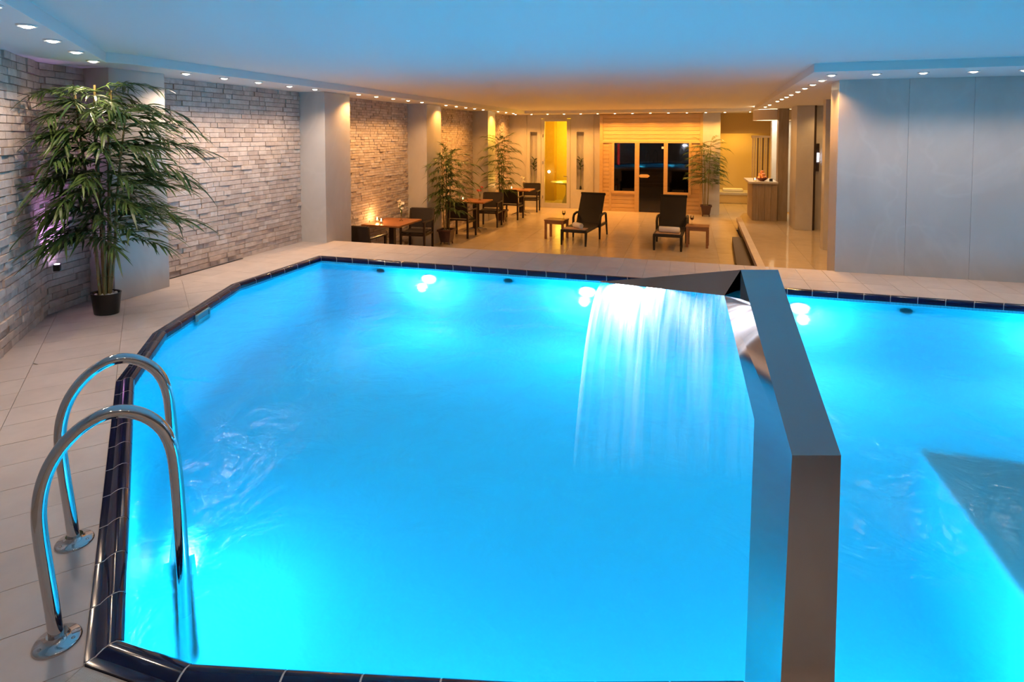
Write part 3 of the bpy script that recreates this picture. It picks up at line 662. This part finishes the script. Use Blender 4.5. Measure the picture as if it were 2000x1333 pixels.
def bamboo(loc, label, H, rad, seed, ncane, nspray, pot, zlow, spread, size=1.0, rz=0., top_free=True, clear=lambda x, y: True):
    rr = random.Random(seed); t = thing('potted_bamboo', label, 'plant', loc, rz)
    if pot == 'round':
        MB().lathe([(.088, 0), (.10, .004), (.118, .17), (.122, .20), (.112, .20), (.106, .175), (.0, .17)], 32, sx=1.15, sy=.9).build('pot', 'black_pot', t, True); z0 = .17
        pb = MB()
        for k in range(34):
            a = rr.uniform(0, 6.28); q = .095 * math.sqrt(rr.random()); pb.ball((q * math.cos(a) * 1.1, q * math.sin(a) * .85, .185), rr.uniform(.010, .018), 1, (1, 1, .7))
        stuff(pb.build('pebbles', 'pebble', t, True)); pr_ = .07
    else:
        mb = MB(); 
        for (a, z), (b, z2) in (((.105, .05), (.145, .30)),):
            mb.add([(-a, -a, z), (a, -a, z), (a, a, z), (-a, a, z), (-b, -b, z2), (b, -b, z2), (b, b, z2), (-b, b, z2)], [(3, 2, 1, 0), (0, 1, 5, 4), (1, 2, 6, 5), (2, 3, 7, 6), (3, 0, 4, 7), (4, 5, 6, 7)])
        pt = mb.build('pot', 'brown_pot', t)
        mb = MB(); mb.box(-.165, .165, -.165, -.13, .29, .335, .004); mb.box(-.165, .165, .13, .165, .29, .335, .004); mb.box(-.165, -.13, -.13, .13, .29, .335); mb.box(.13, .165, -.13, .13, .29, .335)
        mb.build('pot_rim', 'brown_pot', t)
        for sx in (-1, 1):
            for sy in (-1, 1): MB().tube([(sx * .09, sy * .09, .06), (sx * .10, sy * .10, 0)], [.014, .018], 8).build('pot_foot', 'brown_pot', t, True)
        MB().box(-.13, .13, -.13, .13, .28, .305).build('soil', 'soil', t); z0 = .30; pr_ = .08
        pb = MB()
        for k in range(14): pb.ball((rr.uniform(-.1, .1), rr.uniform(-.1, .1), .31), rr.uniform(.012, .02), 1, (1, 1, .7))
        stuff(pb.build('pebbles', 'pebble', t, True))
    ends = []
    for k in range(ncane):
        a = 2 * math.pi * k / ncane + rr.uniform(-.3, .3); q = pr_ * (.35 + .65 * rr.random()); tt = spread * (.25 + .75 * rr.random())
        b = (q * math.cos(a), q * math.sin(a), z0 - .03); hh = H * rr.uniform(.86, .99)
        e = (b[0] + tt * math.cos(a), b[1] + tt * math.sin(a), hh); cane(t, b, e, rad * rr.uniform(.8, 1.15), 9); ends.append((b, e))
    for k in range(nspray):
        b, e = ends[k % ncane]; s = (zlow + (1 - zlow) * (k + .5) / nspray) ; z = H * s
        f = (z - b[2]) / (e[2] - b[2]); f = min(f, 1.); p = Vector(b).lerp(Vector(e), f)
        a = k * 2.399 + rr.uniform(-.4, .4); up = (s - zlow) / (1 - zlow)
        tilt = -rr.uniform(.05, .35) - (.75 * max(0, up - .8) / .2 if top_free else 0)
        sc = size * rr.uniform(.85, 1.15) * (1 - .35 * max(0, up - .75) / .25)
        for q in range(24):
            if all(clear(loc[0] + p.x + math.cos(a) * .66 * sc * f_ - math.sin(a) * w_, loc[1] + p.y + math.sin(a) * .66 * sc * f_ + math.cos(a) * w_) for f_ in (.5, 1.) for w_ in (-.03, .03)): break
            a += .30 * (q + 1) * (-1) ** q; sc *= .985
        o = inst('leaf_spray', SPR[rr.randrange(6)], t, p, (rr.uniform(-.3, .3), tilt, a), (sc,) * 3)
    return t
bamboo((-5.22, 4.09, 0), 'tall bamboo plant in a round black pot with white pebbles', 2.16, .016, 5, 7, 124, 'round', .30, .18, 1.15, 0, False, lambda x, y: (x + 5.66) * .757 + (y - 3.86) * .654 > .0 and x > -5.76 and not (x < -5.40 and y > 4.30))
bamboo((-5.12, 11.93, ZC), 'bamboo plant in a square brown pot between the nearest and middle cafe tables', 2.12, .010, 12, 7, 84, 'square', .34, .13, .92, clear=lambda x, y: x > -5.74 and not (x < -5.27 and 11.3 < y < 12.3))
bamboo((-4.97, 15.42, ZC), 'slim bamboo plant in a square pot before the farthest cafe table', 2.45, .010, 19, 7, 78, 'square', .36, .11, .80, clear=lambda x, y: x > -5.74 and not (x < -5.33 and 15.38 < y < 16.08))
bamboo((.53, 18.25, ZC), 'bamboo plant in a square pot beside the sauna', 2.30, .012, 26, 6, 72, 'square', .40, .12, .86, clear=lambda x, y: y < 18.56)

# ---------------------------------------------------------------- cafe chairs and tables
def cafe_chair():
    t = thing('cafe_chair', '', 'chair'); w2 = .255
    MB().box(-.235, .235, -.21, .24, .405, .445, .01).build('seat', 'dark_weave', t)
    for sx in (-1, 1):
        x = sx * w2
        MB().box(x - .02, x + .02, .22, .265, 0, .64, .004).build('leg', 'dark_wood', t)
        b = MB(); y0, y1, y2 = -.21, -.24, -.31
        b.add([(x - .02, y0 - .045, 0), (x + .02, y0 - .045, 0), (x + .02, y0, 0), (x - .02, y0, 0), (x - .02, y1 - .02, .43), (x + .02, y1 - .02, .43), (x + .02, y1 + .025, .43), (x - .02, y1 + .025, .43), (x - .02, y2 - .015, .86), (x + .02, y2 - .015, .86), (x + .02, y2 + .02, .86), (x - .02, y2 + .02, .86)],
              [(3, 2, 1, 0), (0, 1, 5, 4), (1, 2, 6, 5), (2, 3, 7, 6), (3, 0, 4, 7), (4, 5, 9, 8), (5, 6, 10, 9), (6, 7, 11, 10), (7, 4, 8, 11), (8, 9, 10, 11)]); b.build('leg', 'dark_wood', t)
        MB().box(x - .025, x + .025, -.27, .28, .635, .662, .005).build('armrest', 'dark_wood', t)
        MB().box(x - .012, x + .012, -.22, .23, .36, .40).build('side_rail', 'dark_wood', t)
    b = MB(); b.add([(-.235, -.262, .47), (.235, -.262, .47), (.235, -.238, .47), (-.235, -.238, .47), (-.235, -.325, .86), (.235, -.325, .86), (.235, -.298, .86), (-.235, -.298, .86)], [(3, 2, 1, 0), (0, 1, 5, 4), (1, 2, 6, 5), (2, 3, 7, 6), (3, 0, 4, 7), (4, 5, 6, 7)]); bk = b.build('backrest', 'dark_weave', t)
    MB().box(-.25, .25, -.335, -.295, .85, .875, .004).build('top_rail', 'dark_wood', bk)
    MB().box(-.24, .24, .225, .255, .36, .40).build('front_rail', 'dark_wood', t)
    return t
ch0 = cafe_chair()
CH = [(-5.42, 9.02, 0, 'dark chair at the near side of the nearest cafe table, mostly hidden by the pilaster'),
      (-5.38, 10.98, 180, 'dark slatted chair on the far side of the nearest cafe table'),
      (-5.15, 12.92, 0, 'dark armchair with its back to the pool at the middle cafe table'),
      (-5.02, 14.62, 180, 'dark armchair on the far side of the middle cafe table'),
      (-4.86, 16.10, 0, 'dark armchair behind the slim bamboo at the farthest cafe table'),
      (-4.78, 17.85, 180, 'dark armchair by the back wall at the farthest cafe table')]
for i, (x, y, a, lb) in enumerate(CH):
    o = ch0 if i == 0 else copy_tree(ch0); o.location = (x, y, ZC); o.rotation_euler = (0, 0, R(a + (4 if i % 2 else -3))); o['label'] = lb; o['group'] = 'chairs at the cafe tables'
def cafe_table(w_, d_):
    t = thing('cafe_table', '', 'table')
    MB().box(-w_ / 2, w_ / 2, -d_ / 2, d_ / 2, .735, .77, .006).build('tabletop', 'table_wood', t)
    MB().box(-.05, .05, -.05, .05, .06, .735, .006).build('post', 'dark_wood', t)
    for k in range(4):
        a = R(45 + 90 * k); MB().tube([(.03 * math.cos(a), .03 * math.sin(a), .07), (.16 * math.cos(a), .16 * math.sin(a), .06), (.32 * math.cos(a), .32 * math.sin(a), .018)], [.022, .02, .015], 8).build('foot', 'steel', t, True)
    return t
TB = [(-5.39, 9.95, .78, .95, 'red brown wooden cafe table nearest the pool deck'), (-5.13, 13.78, .70, .75, 'red brown wooden cafe table in the middle of the row'), (-4.85, 17.0, .70, .75, 'red brown wooden cafe table nearest the back wall')]
for x, y, w_, d_, lb in TB:
    o = cafe_table(w_, d_); o.location = (x, y, ZC); o['label'] = lb; o['group'] = 'cafe tables along the stone wall'
ZTT = ZC + .771
def candle(loc, label, power=1.2, group='candles on the cafe tables'):
    t = thing('candle', label, 'candle', loc, 0, group)
    MB().lathe([(.0, .002), (.026, .0), (.034, .04), (.036, .075), (.033, .075), (.030, .04), (.0, .01)], 20).build('glass_cup', 'clear_glass', t, True)
    MB().lathe([(.0, .012), (.027, .012), (.028, .035), (.0, .036)], 16).build('wax', 'wax', t, True)
    MB().lathe([(.0, .036), (.010, .046), (.012, .058), (.006, .078), (.0, .092)], 12).build('flame', 'flame', t, True)
    light('POINT', (0, 0, .11), power, (1, .50, .16), t, .02)
candle((-5.66, 9.85, ZTT), 'lit glass candle beside the stone wall on the nearest cafe table', 3.0)
candle((-5.50, 9.72, ZTT), 'lit glass candle near the edge of the nearest cafe table', 1.5)
candle((-5.40, 13.62, ZTT), 'lit glass candle on the middle cafe table', 1.5)
candle((-5.10, 16.85, ZTT), 'lit glass candle on the farthest cafe table', 1.5)
def vase(loc, label, petal, seed, h=.17):
    rr = random.Random(seed); t = thing('flower_vase', label, 'vase', loc, 0, 'flower vases on the cafe tables')
    MB().lathe([(.0, .004), (.035, .0), (.036, .008), (.012, .02), (.012, .06), (.022, h), (.020, h), (.008, .065), (.0, .06)], 20).build('vase', 'clear_glass', t, True)
    s = MB(); heads = []
    for k in range(9):
        e = Vector((rr.uniform(-.06, .06), rr.uniform(-.06, .06), h + rr.uniform(.03, .2))); s.tube([(0, 0, .07), (e.x * .3, e.y * .3, h), e], .003, 5); heads.append(e)
    s.build('stems', 'stem', t, True)
    for e in heads:
        f = MB()
        for q in range(5):
            a = q * 1.2566; f.ball((.017 * math.cos(a), .017 * math.sin(a), .002 * (q % 2)), .016, 1, (1, 1, .45))
        o = f.build('blossom', petal, t, True, e); o.rotation_euler = (rr.uniform(-.9, .9), rr.uniform(-.9, .9), 0)
    return t
vase((-5.28, 10.1, ZTT), 'clear vase of cream blossoms on the nearest cafe table', 'petal', 3, .20)
vase((-5.05, 13.9, ZTT), 'clear vase with small red flowers on the middle cafe table', 'red_petal', 4, .16)
vase((-4.80, 17.1, ZTT), 'clear vase of cream blossoms on the farthest cafe table', 'petal', 5, .18)

# ---------------------------------------------------------------- loungers
def lounger():
    t = thing('sun_lounger', '', 'lounger')         # foot end at local y=0, centre x
    mb = MB(); mb.box(-.30, .30, 0, 1.22, .285, .345, .012); mb.build('seat', 'black_wicker', t)
    a0 = Vector((0, 1.18, .33)); a1 = Vector((0, 1.62, 1.00)); d = (a1 - a0).normalized(); n = Vector((0, -d.z, d.y)) * -.02
    def slab(x0, x1, p, q, th):
        mb = MB(); mb.add([Vector((x, 0, 0)) + e + n * s * th for s in (-1, 1) for e in (p, q) for x in (x0, x1)], [(0, 1, 3, 2), (4, 6, 7, 5), (0, 4, 5, 1), (2, 3, 7, 6), (0, 2, 6, 4), (1, 5, 7, 3)]); return mb
    bk = slab(-.29, .29, a0, a1, 1.).build('backrest', 'black_wicker', t)
    slab(-.30, .30, a1 - d * .03, a1 + d * .012, 1.5).build('back_top_rail', 'black_wicker', bk)
    for sx in (-1, 1):
        x = sx * .275
        MB().tube([(x, .03, .30), (x, .02, .15), (x, .005, 0)], [.032, .028, .021], 8).build('leg', 'black_wicker', t, True)
        MB().tube([(sx * .32, 1.02, .0), (sx * .32, 1.03, .30), (sx * .325, 1.04, .46), (sx * .325, 1.10, .535), (sx * .325, 1.25, .56), (sx * .32, 1.48, .555), (sx * .315, 1.60, .53)], [.022, .03, .03, .03, .03, .03, .028], 8).build('armrest', 'black_wicker', t, True)
        MB().tube([(sx * .315, 1.60, .54), (sx * .315, 1.66, .3), (sx * .315, 1.74, 0)], [.028, .026, .021], 8).build('leg', 'black_wicker', t, True)
        MB().box(x - .03 + sx * .02, x + .03 + sx * .02, 1.0, 1.66, .27, .325, .008).build('side_rail', 'black_wicker', t)
    return t
l0 = lounger()
LG = [(-2.38, 12.52, -6.5, 'black wicker sun lounger on the left, near the glass door'), (-.39, 12.52, -3.0, 'black wicker sun lounger on the right, before the sauna door')]
LOBJ = []
for i, (x, y, a, lb) in enumerate(LG):
    o = l0 if i == 0 else copy_tree(l0); o.location = (x, y, ZC); o.rotation_euler = (0, 0, R(a)); o['label'] = lb; o['group'] = 'sun loungers'; LOBJ.append(o)
def on_lounger(i, lx, ly, lz):
    x, y, a, _ = LG[i]; a = R(a); return (x + lx * math.cos(a) - ly * math.sin(a), y + lx * math.sin(a) + ly * math.cos(a), ZC + lz)
def towel_roll(i, lx, ly, rot, L, label):
    p = on_lounger(i, lx, ly, .361 + .062); t = thing('rolled_towel', label, 'towel', p, R(LG[i][2] + rot), 'rolled towels on the loungers')
    pts = []; rr = random.Random(i)
    mb = MB(); r = .062; mb.tube([(-L / 2, 0, 0), (-L / 2 + .012, 0, 0), (0, 0, .001), (L / 2 - .012, 0, 0), (L / 2, 0, 0)], [r * .86, r, r * 1.02, r, r * .86], 20); mb.build('roll', 'towel', t, True)
    sp = [(L / 2 + .001, r * .85 * (1 - k / 26) * math.cos(k * .62), r * .85 * (1 - k / 26) * math.sin(k * .62)) for k in range(24)]
    MB().tube(sp, .004, 5).build('spiral_edge', 'towel', t, True)
for i, lb in enumerate(('thin tan towel spread on the foot of the left lounger', 'thin tan towel spread on the foot of the right lounger')):
    p = on_lounger(i, 0, .17, .346); o = MB().box(-.25, .25, -.13, .13, 0, .014, .004).build('towel_mat', 'towel_mat', None, False, p); o.rotation_euler = (0, 0, R(LG[i][2])); tag(o, lb, 'towel', 'towels spread on the loungers')
towel_roll(0, .04, .20, -38, .27, 'rolled white towel lying slanted on the left lounger')
towel_roll(1, .02, .18, -3, .42, 'rolled white towel lying across the right lounger')
def side_table(loc, rz, label):
    t = thing('side_table', label, 'table', loc, rz, 'side tables by the loungers')
    for k in range(5):
        y = -.21 + .084 * k; MB().box(-.24, .24, y + .002, y + .082, .425, .455, .004).build('slat', 'teak', t)
    for sx in (-1, 1):
        for sy in (-1, 1): MB().box(sx * .205 - .025, sx * .205 + .025, sy * .18 - .025, sy * .18 + .025, 0, .425, .004).build('leg', 'teak', t)
        MB().box(sx * .215 - .01, sx * .215 + .01, -.155, .155, .36, .425).build('apron', 'teak', t)
    for sy in (-1, 1): MB().box(-.18, .18, sy * .19 - .01, sy * .19 + .01, .36, .425).build('apron', 'teak', t)
side_table((-2.93, 13.32, ZC), R(-6), 'small teak side table left of the left lounger')
side_table((.22, 13.26, ZC), R(-4), 'small teak side table right of the right lounger')
def wine_glass(loc, label):
    t = thing('wine_glass', label, 'glass', loc, 0, 'wine glasses by the loungers')
    MB().lathe([(.034, 0), (.034, .003), (.005, .008), (.004, .085), (.012, .095), (.036, .125), (.040, .155), (.033, .20), (.031, .20), (.037, .155), (.033, .127), (.0, .098)], 20).build('glass', 'clear_glass', t, True)
    MB().lathe([(.0, .099), (.031, .127), (.0365, .150), (.0, .150)], 16).build('wine', 'wine', t, True)
wine_glass((-2.76, 13.32, ZC + .456), 'glass of red wine on the left side table')
wine_glass((.10, 13.34, ZC + .456), 'glass of red wine on the right side table')

# ---------------------------------------------------------------- glass door and steam room
gd = bpy.data.objects.new('door_1', None); COL.objects.link(gd); gd.location = (-4.2, YB + .04, ZC); struct(gd, 'glass door with a pale frame into the yellow lit steam room')
mb = MB()
for q in ((-.49, -.375, 0, 2.95), (.375, .49, 0, 2.95)): MB().box(q[0], q[1], -.05, .05, q[2], q[3], .006).build('door_stile', 'marble', gd)
for q in ((0, .16), (2.87, 2.97)): MB().box(-.375, .375, -.05, .05, q[0], q[1], .006).build('door_rail', 'marble', gd)
MB().box(-.375, .375, -.006, .006, .16, 2.87).build('pane', 'clear_glass', gd)
hd = MB(); hd.tube([(.40, -.05, 1.05), (.40, -.10, 1.05), (.28, -.10, 1.06)], .012, 10); hd.build('door_handle', 'chrome', gd, True)
for z in (.35, 1.5, 2.4): MB().tube([(-.43, -.055, z - .05), (-.43, -.055, z + .05)], .014, 10).build('hinge', 'chrome', gd, True)
wst = MB(); wst.box(-5.5, -5.4, YB + .25, 21.4, ZC, ZS); wst.box(-5.5, -2.9, 21.3, 21.4, ZC, ZS); wst.box(-3.0, -2.9, YB + .25, 21.3, ZC, ZS)
struct(wst.build('wall_steam_room', 'gold_mosaic'), 'yellow mosaic wall of the steam room')
MB().box(-5.3, -4.69, 20.9, 21.29, ZC, ZS).build('wall_steam_corner', 'gold_plaster'); struct(bpy.data.objects['wall_steam_corner'])
struct(MB().box(-5.5, -2.9, YB + .25, 21.4, ZC - .1, ZC).build('floor_steam_room', 'polished_tile'))
bt = thing('stone_basin', 'wide stone table on a flared pedestal behind the glass door', 'table', (-3.92, 19.85, ZC))
MB().lathe([(.0, .70), (.12, .69), (.62, .77), (.66, .79), (.64, .81), (.0, .86)], 32).build('table_slab', 'marble', bt, True)
MB().lathe([(.30, 0), (.27, .06), (.14, .35), (.12, .6), (.16, .71)], 24).build('pedestal', 'marble', bt, True)
sl = thing('steam_lamp', 'round glowing lamp inside the steam room', 'lamp', (-4.85, 20.74, .33))
MB().ball((0, 0, 0), .055, 2).build('globe', 'steam_glow', sl, True); MB().box(-.02, .02, .03, .15, -.02, .02).build('bracket', 'chrome', sl)
light('POINT', (-3.55, 20.2, 1.7), 80, (1, .66, .05), None, .15, name='steam_room_light'); light('POINT', (-4.2, 19.5, .1), 14, (1, .58, .06), None, .15, name='steam_room_light')
def niche_plant(x, z, label):
    t = thing('niche_plant', label, 'plant', (x, YB + .10, z), 0, 'plants in the wall niches'); rr = random.Random(int(x * 100))
    MB().lathe([(.03, 0), (.035, .05), (.022, .12), (.018, .12), (.0, .06)], 16).build('vase', 'black_plastic', t, True)
    MB().tube([(0, 0, .06), (.01, 0, .4), (0, -.02, .75), (.02, -.03, 1.05)], .007, 6).build('stalk', 'stem', t, True)
    lf = MB()
    for k in range(15):
        a = k * 2.4; zz = .60 + .42 * k / 15; leaf(lf, Vector((0, -.02, zz)), Vector((math.cos(a), .6 * math.sin(a) - .3, .9)), .22, .075, .3, rr)
    stuff(lf.build('leaves', 'dark_leaf', t))
niche_plant(-4.955, -.15, 'dark leafy stem standing in the niche left of the glass door'); niche_plant(-3.38, -.13, 'dark leafy stem standing in the niche right of the glass door')

# ---------------------------------------------------------------- sauna
YS = 18.62
sa = struct(MB().box(-2.70, .42, YS + .035, YB, 1.42, ZS - .002).box(-2.70, -2.28, YS + .035, YB, ZC, 1.42).box(.06, .42, YS + .035, YB, ZC, 1.42).box(-2.28, -1.54, YS + .035, YB, ZC, -.12).box(-.66, .06, YS + .035, YB, ZC, -.12).build('wall_sauna', 'pine'), 'pale pine sauna front of horizontal boards')
holes = [(-2.28, -1.56, -.12, 1.42), (-1.56, -.66, ZC, 1.42), (-.66, .06, -.12, 1.42)]
PH = .128; nrow = int((ZS - ZC) / PH)
for r_ in range(nrow + 1):
    z0 = ZC + r_ * PH; z1 = min(z0 + PH - .009, ZS - .004)
    if z1 - z0 < .02: continue
    segs = [(-2.68, .40)]
    for h in holes:
        if h[2] < (z0 + z1) / 2 < h[3]:
            ns = []
            for a, b in segs:
                if h[0] > a: ns.append((a, min(b, h[0])))
                if h[1] < b: ns.append((max(a, h[1]), b))
            segs = [s for s in ns if s[1] - s[0] > .03]
    for a, b in segs: MB().box(a - (a + b) / 2, b - (a + b) / 2, 0, .034, 0, z1 - z0).build('plank', 'pine', sa, False, ((a + b) / 2, YS, z0))
def trim(x0, x1, z0, z1, y=YS - .025, mat='pine'): MB().box(x0 - (x0 + x1) / 2, x1 - (x0 + x1) / 2, 0, .06, 0, z1 - z0, .004).build('trim_board', mat, sa, False, ((x0 + x1) / 2, y, z0))
trim(-2.70, -2.60, ZC, ZS - .01); trim(.34, .43, ZC, ZS - .01); trim(-2.40, -2.32, ZC, 1.48, YS - .012)
for a, b in ((-2.32, -2.24), (-1.60, -1.46), (-.72, -.60), (.02, .10)): trim(a, b, ZC if a > -2 and a < 0 else -.16, 1.42)
trim(-2.6, .34, 1.42, 1.50); trim(-2.24, -1.60, -.18, -.10); trim(-.60, .02, -.18, -.10)
def pane(name, x0, x1, z0, z1, lb):
    o = bpy.data.objects.new(name, None); COL.objects.link(o); o.location = ((x0 + x1) / 2, YS + .02, z0); struct(o, lb)
    MB().box(-(x1 - x0) / 2, (x1 - x0) / 2, -.005, .005, 0, z1 - z0).build('pane', 'smoked_glass', o); return o
pane('window_1', -2.24, -1.60, -.10, 1.42, 'dark glass sauna window with a red glow'); pane('window_2', -.60, .02, -.10, 1.42, 'dark glass sauna window right of the sauna door')
sd = pane('door_2', -1.46, -.72, ZC + .02, 1.42, 'dark smoked glass sauna door with a wooden handle')
h = MB(); P_ = [(.04, -.05), (.26, -.05), (.33, 0), (.26, .05), (.04, .05), (.0, .02), (.0, -.02)]
h.add([(x - .37, y, 1.12 + z) for y in (-.06, -.03) for x, z in P_], [tuple(range(6, -1, -1)), tuple(range(7, 14))] + [(i, (i + 1) % 7, 7 + (i + 1) % 7, 7 + i) for i in range(7)]); h.build('door_handle', 'pine', sd)
for z in (.20, 1.97): MB().box(.30, .38, -.03, .012, z, z + .07, .004).build('hinge', 'white_metal', sd)
rm = MB(); rm.box(-2.7, -2.6, YB + .25, 21, ZC, 2); rm.box(.4, .5, YB + .25, 21, ZC, 2); rm.box(-2.7, .5, 21, 21.1, ZC, 2); rm.box(-2.7, .5, YB + .25, 21, 2, 2.1); rm.box(-2.7, .5, YS + .04, 21, ZC - .1, ZC + .005)
struct(rm.build('wall_sauna_inside', 'dark_slat'))
rt = thing('heat_lamp', 'glowing red tube behind the left sauna window', 'lamp', (-2.17, YB + .30, .72))
MB().tube([(0, 0, -.02), (0, 0, .68)], .04, 12).build('tube', 'red_tube', rt, True); MB().box(-.03, .03, .03, .06, -.05, .72).build('holder', 'black_plastic', rt)
light('POINT', (-2.1, YB + .5, .9), 9, (1, .06, .05), None, .05, name='red_lamp_light')
light('POINT', (-1.1, 19.6, 1.85), 16, (1, .45, .4), None, .0, name='sauna_fill_light')  # added fill without a fixture, lifts the dark sauna interior

# ---------------------------------------------------------------- passage beyond, counter and corridor
struct(MB().box(.42, .92, YS - .03, YB + .02, ZC, ZS, .004).build('wall_pier', 'marble'), 'marble pier beside the sauna')
pz = MB(); pz.box(.4, 3.6, 23.0, 23.2, ZC, ZT); pz.box(.62, .92, YB + .25, 23.0, ZC, ZT); pz.box(3.4, 3.6, 14.9, 23.2, ZC, ZT)
struct(pz.build('wall_passage', 'plaster'), 'warm lit plaster wall at the end of the passage')
struct(MB().box(.92, 3.4, 21.4, 21.6, 1.72, ZT).build('wall_header', 'plaster'), 'plaster header across the passage')
bn = thing('heated_bench', 'low pale stone bench at the end of the passage', 'bench', (1.6, 22.4, ZC))
MB().box(-.65, .9, -.5, .55, 0, .30, .02).build('base', 'plaster', bn); MB().box(-.67, .92, -.55, .57, .30, .40, .02).build('seat_slab', 'marble', bn)
tw = MB().box(-.34, .34, -.2, .2, 0, .10, .04).build('folded_towel', 'towel', None, True, (1.55, 22.3, ZC + .401)); tag(tw, 'white folded towel on the pale bench in the passage', 'towel')
downlight(2.95, 14.2, ZS, 'small round added spotlight over the corridor wall lamp', 'spotlight over the corridor wall lamp', 30, (1, .55, .18), 'bulb_amber')  # added spotlight that makes the corridor end wall look lit amber
for x, y in ((1.3, 22.2), (1.9, 22.3)): downlight(x, y, ZT, 'small round spotlight over the pale bench in the passage', 'spotlights in the passage', 95, (1, .56, .10), 'bulb_amber', 120)
for x, y in ((1.25, 20.3), (1.9, 20.4)): downlight(x, y, ZT, 'small round spotlight in the passage ceiling', 'spotlights in the passage ceiling', 60, (1, .52, .10), 'bulb_amber', 130)
sc_ = thing('slat_screen', 'screen of upright dark wooden slats behind the counter', 'screen', (1.95, 20.0, ZC))
for k in range(7): MB().box(.075 * k, .075 * k + .035, -.03, .03, .0, 2.33, .003).build('slat', 'dark_slat' if k in (2, 4, 6) else 'pine', sc_)
MB().box(-.03, .52, -.035, .035, 2.33, 2.40).build('head_rail', 'pine', sc_)
struct(MB().box(2.26, 2.75, 17.9, 18.2, ZP, ZT).build('wall_lit_pier', 'marble'), 'brightly lit pale pier behind the counter')
struct(MB().box(2.17, 2.41, 16.02, 16.3, ZP, ZS, .004).build('wall_counter_pier', 'counter_wood'), 'brown pier at the right end of the counter')
struct(MB().box(2.36, 2.72, 14.6, 15.4, ZP, ZS, .004).build('wall_corridor_pier', 'marble'), 'marble pier in the corridor')
struct(MB().box(2.72, 3.4, 14.82, 14.95, ZP, ZS).build('wall_corridor_end', 'marble'), 'lit corridor wall with a small wall lamp')
struct(MB().box(2.72, 2.765, 14.60, 14.82, ZP, ZS).build('trim_corridor', 'dark_wood'))
struct(MB().box(2.46, 3.0, 12.2, 12.42, ZP, ZS, .004).build('wall_corridor_pillar', 'marble'), 'marble pillar beside the slab wall')
struct(MB().box(3.3, 3.45, 8.35, 14.9, ZP, ZS).build('wall_corridor', 'marble'))
wl_ = thing('wall_lamp', 'slim wall lamp with a white glowing tube in the corridor', 'lamp', (2.84, 14.815, 1.16))
MB().box(-.03, .03, -.03, 0, -.32, .32, .006).build('back_plate', 'dark_wood', wl_); MB().tube([(0, -.045, -.1), (0, -.045, .1)], .022, 12).build('tube', 'cool_tube', wl_, True)
ct = thing('reception_counter', 'wood clad reception counter with a pale marble top', 'counter', (1.58, 15.9, ZP))
MB().box(.03, .57, .02, 1.3, 0, .94).build('body', 'dark_wood', ct)
for k in range(4):
    a = .0 + .145 * k; MB().box(a + .002, a + .143, -.005 if k != 1 else .008, .03, 0, .94, .003).build('panel', 'counter_wood', ct)
for k in range(5): MB().box(-.006, .03, .03 + .25 * k, .27 + .25 * k, 0, .94, .003).build('panel', 'counter_wood', ct)
MB().box(-.10, .585, -.05, 1.4, .94, .99, .006).build('countertop', 'marble', ct)
ZCT = ZP + .991
fb = thing('fruit_bowl', 'dark red bowl of peaches on the counter', 'bowl', (1.82, 16.15, ZCT))
MB().lathe([(.05, 0), (.06, .01), (.13, .05), (.15, .085), (.143, .085), (.12, .055), (.0, .025)], 28).build('bowl', 'bowl_glaze', fb, True)
pk = MB().ball((0, 0, 0), .042, 3, (1, 1, .93)).mesh('fruit', 'peach_skin', True); sm = MB().tube([(0, 0, .036), (.004, 0, .050)], .003, 5).mesh('stem', 'stem')
spots = [(.075 * math.cos(a), .075 * math.sin(a), .094) for a in (0, 1.26, 2.51, 3.77, 5.03)] + [(.05 * math.cos(a), .05 * math.sin(a), .170) for a in (.6, 2.7, 4.8)] + [(0, 0, .24)]
for k, p in enumerate(spots):
    o = inst('peach', pk, None, (1.82 + p[0], 16.15 + p[1], ZCT + p[2])); tag(o, 'orange peach in the bottom layer of the bowl on the counter' if k < 5 else 'orange peach in the upper layer of the bowl on the counter' if k < 8 else 'topmost orange peach of the pile in the bowl on the counter', 'fruit', 'peaches in the bowl on the counter'); inst('stem', sm, o)
candle((1.64, 16.02, ZCT), 'lit candle beside the fruit bowl on the counter', 1.2, 'candles on the counter')
bx = thing('card_holder', 'small black card holder on the counter', 'holder', (2.03, 16.1, ZCT)); MB().box(-.04, .04, -.03, .03, 0, .012, .002).build('base', 'black_plastic', bx); MB().box(-.04, .04, .005, .02, .012, .07, .002).build('back', 'black_plastic', bx)
dr = thing('drum_lamp', 'large pale drum lamp hanging over the counter', 'lamp', (2.12, 16.75, 2.055))
MB().lathe([(.47, 0), (.48, .01), (.48, .27), (.47, .28), (.46, .27), (.46, .01), (.47, 0)], 40, caps=False).build('shade', 'shade_fabric', dr, True)
MB().lathe([(.001, .03), (.455, .03)], 32, caps=False).build('diffuser', 'drum_glow', dr)
MB().tube([(0, 0, .03), (0, 0, .275)], .03, 10).build('stem', 'white_metal', dr, True)
light('SPOT', (2.12, 16.75, 2.03), 60, (1, .74, .42), None, .2, (0, 0, 0), 150, .5, name='drum_light')
light('SPOT', (2.12, 17.5, 2.2), 45, (1, .86, .6), None, .05, (R(40), 0, R(-20)), 100, .5, name='pier_light')

# violet accent lamp on the stone wall
vl = thing('accent_lamp', 'small violet accent lamp low on the stone wall behind the bamboo', 'lamp', (-5.645, 3.925, .44), R(131))
MB().box(-.03, .03, -.05, .0, -.03, .03, .004).build('housing', 'black_plastic', vl); MB().lathe([(.0, 0), (.02, 0), (.02, .004)], 14).build('lens', 'violet_lens', vl, False, (0, -.025, .031))
light('SPOT', (0, -.06, .05), 22, (.72, .36, 1.0), vl, .01, (R(180 - 14), 0, 0), 80, .6)

for o in list(COL.objects):
    if o.get('label') == '': del o['label']
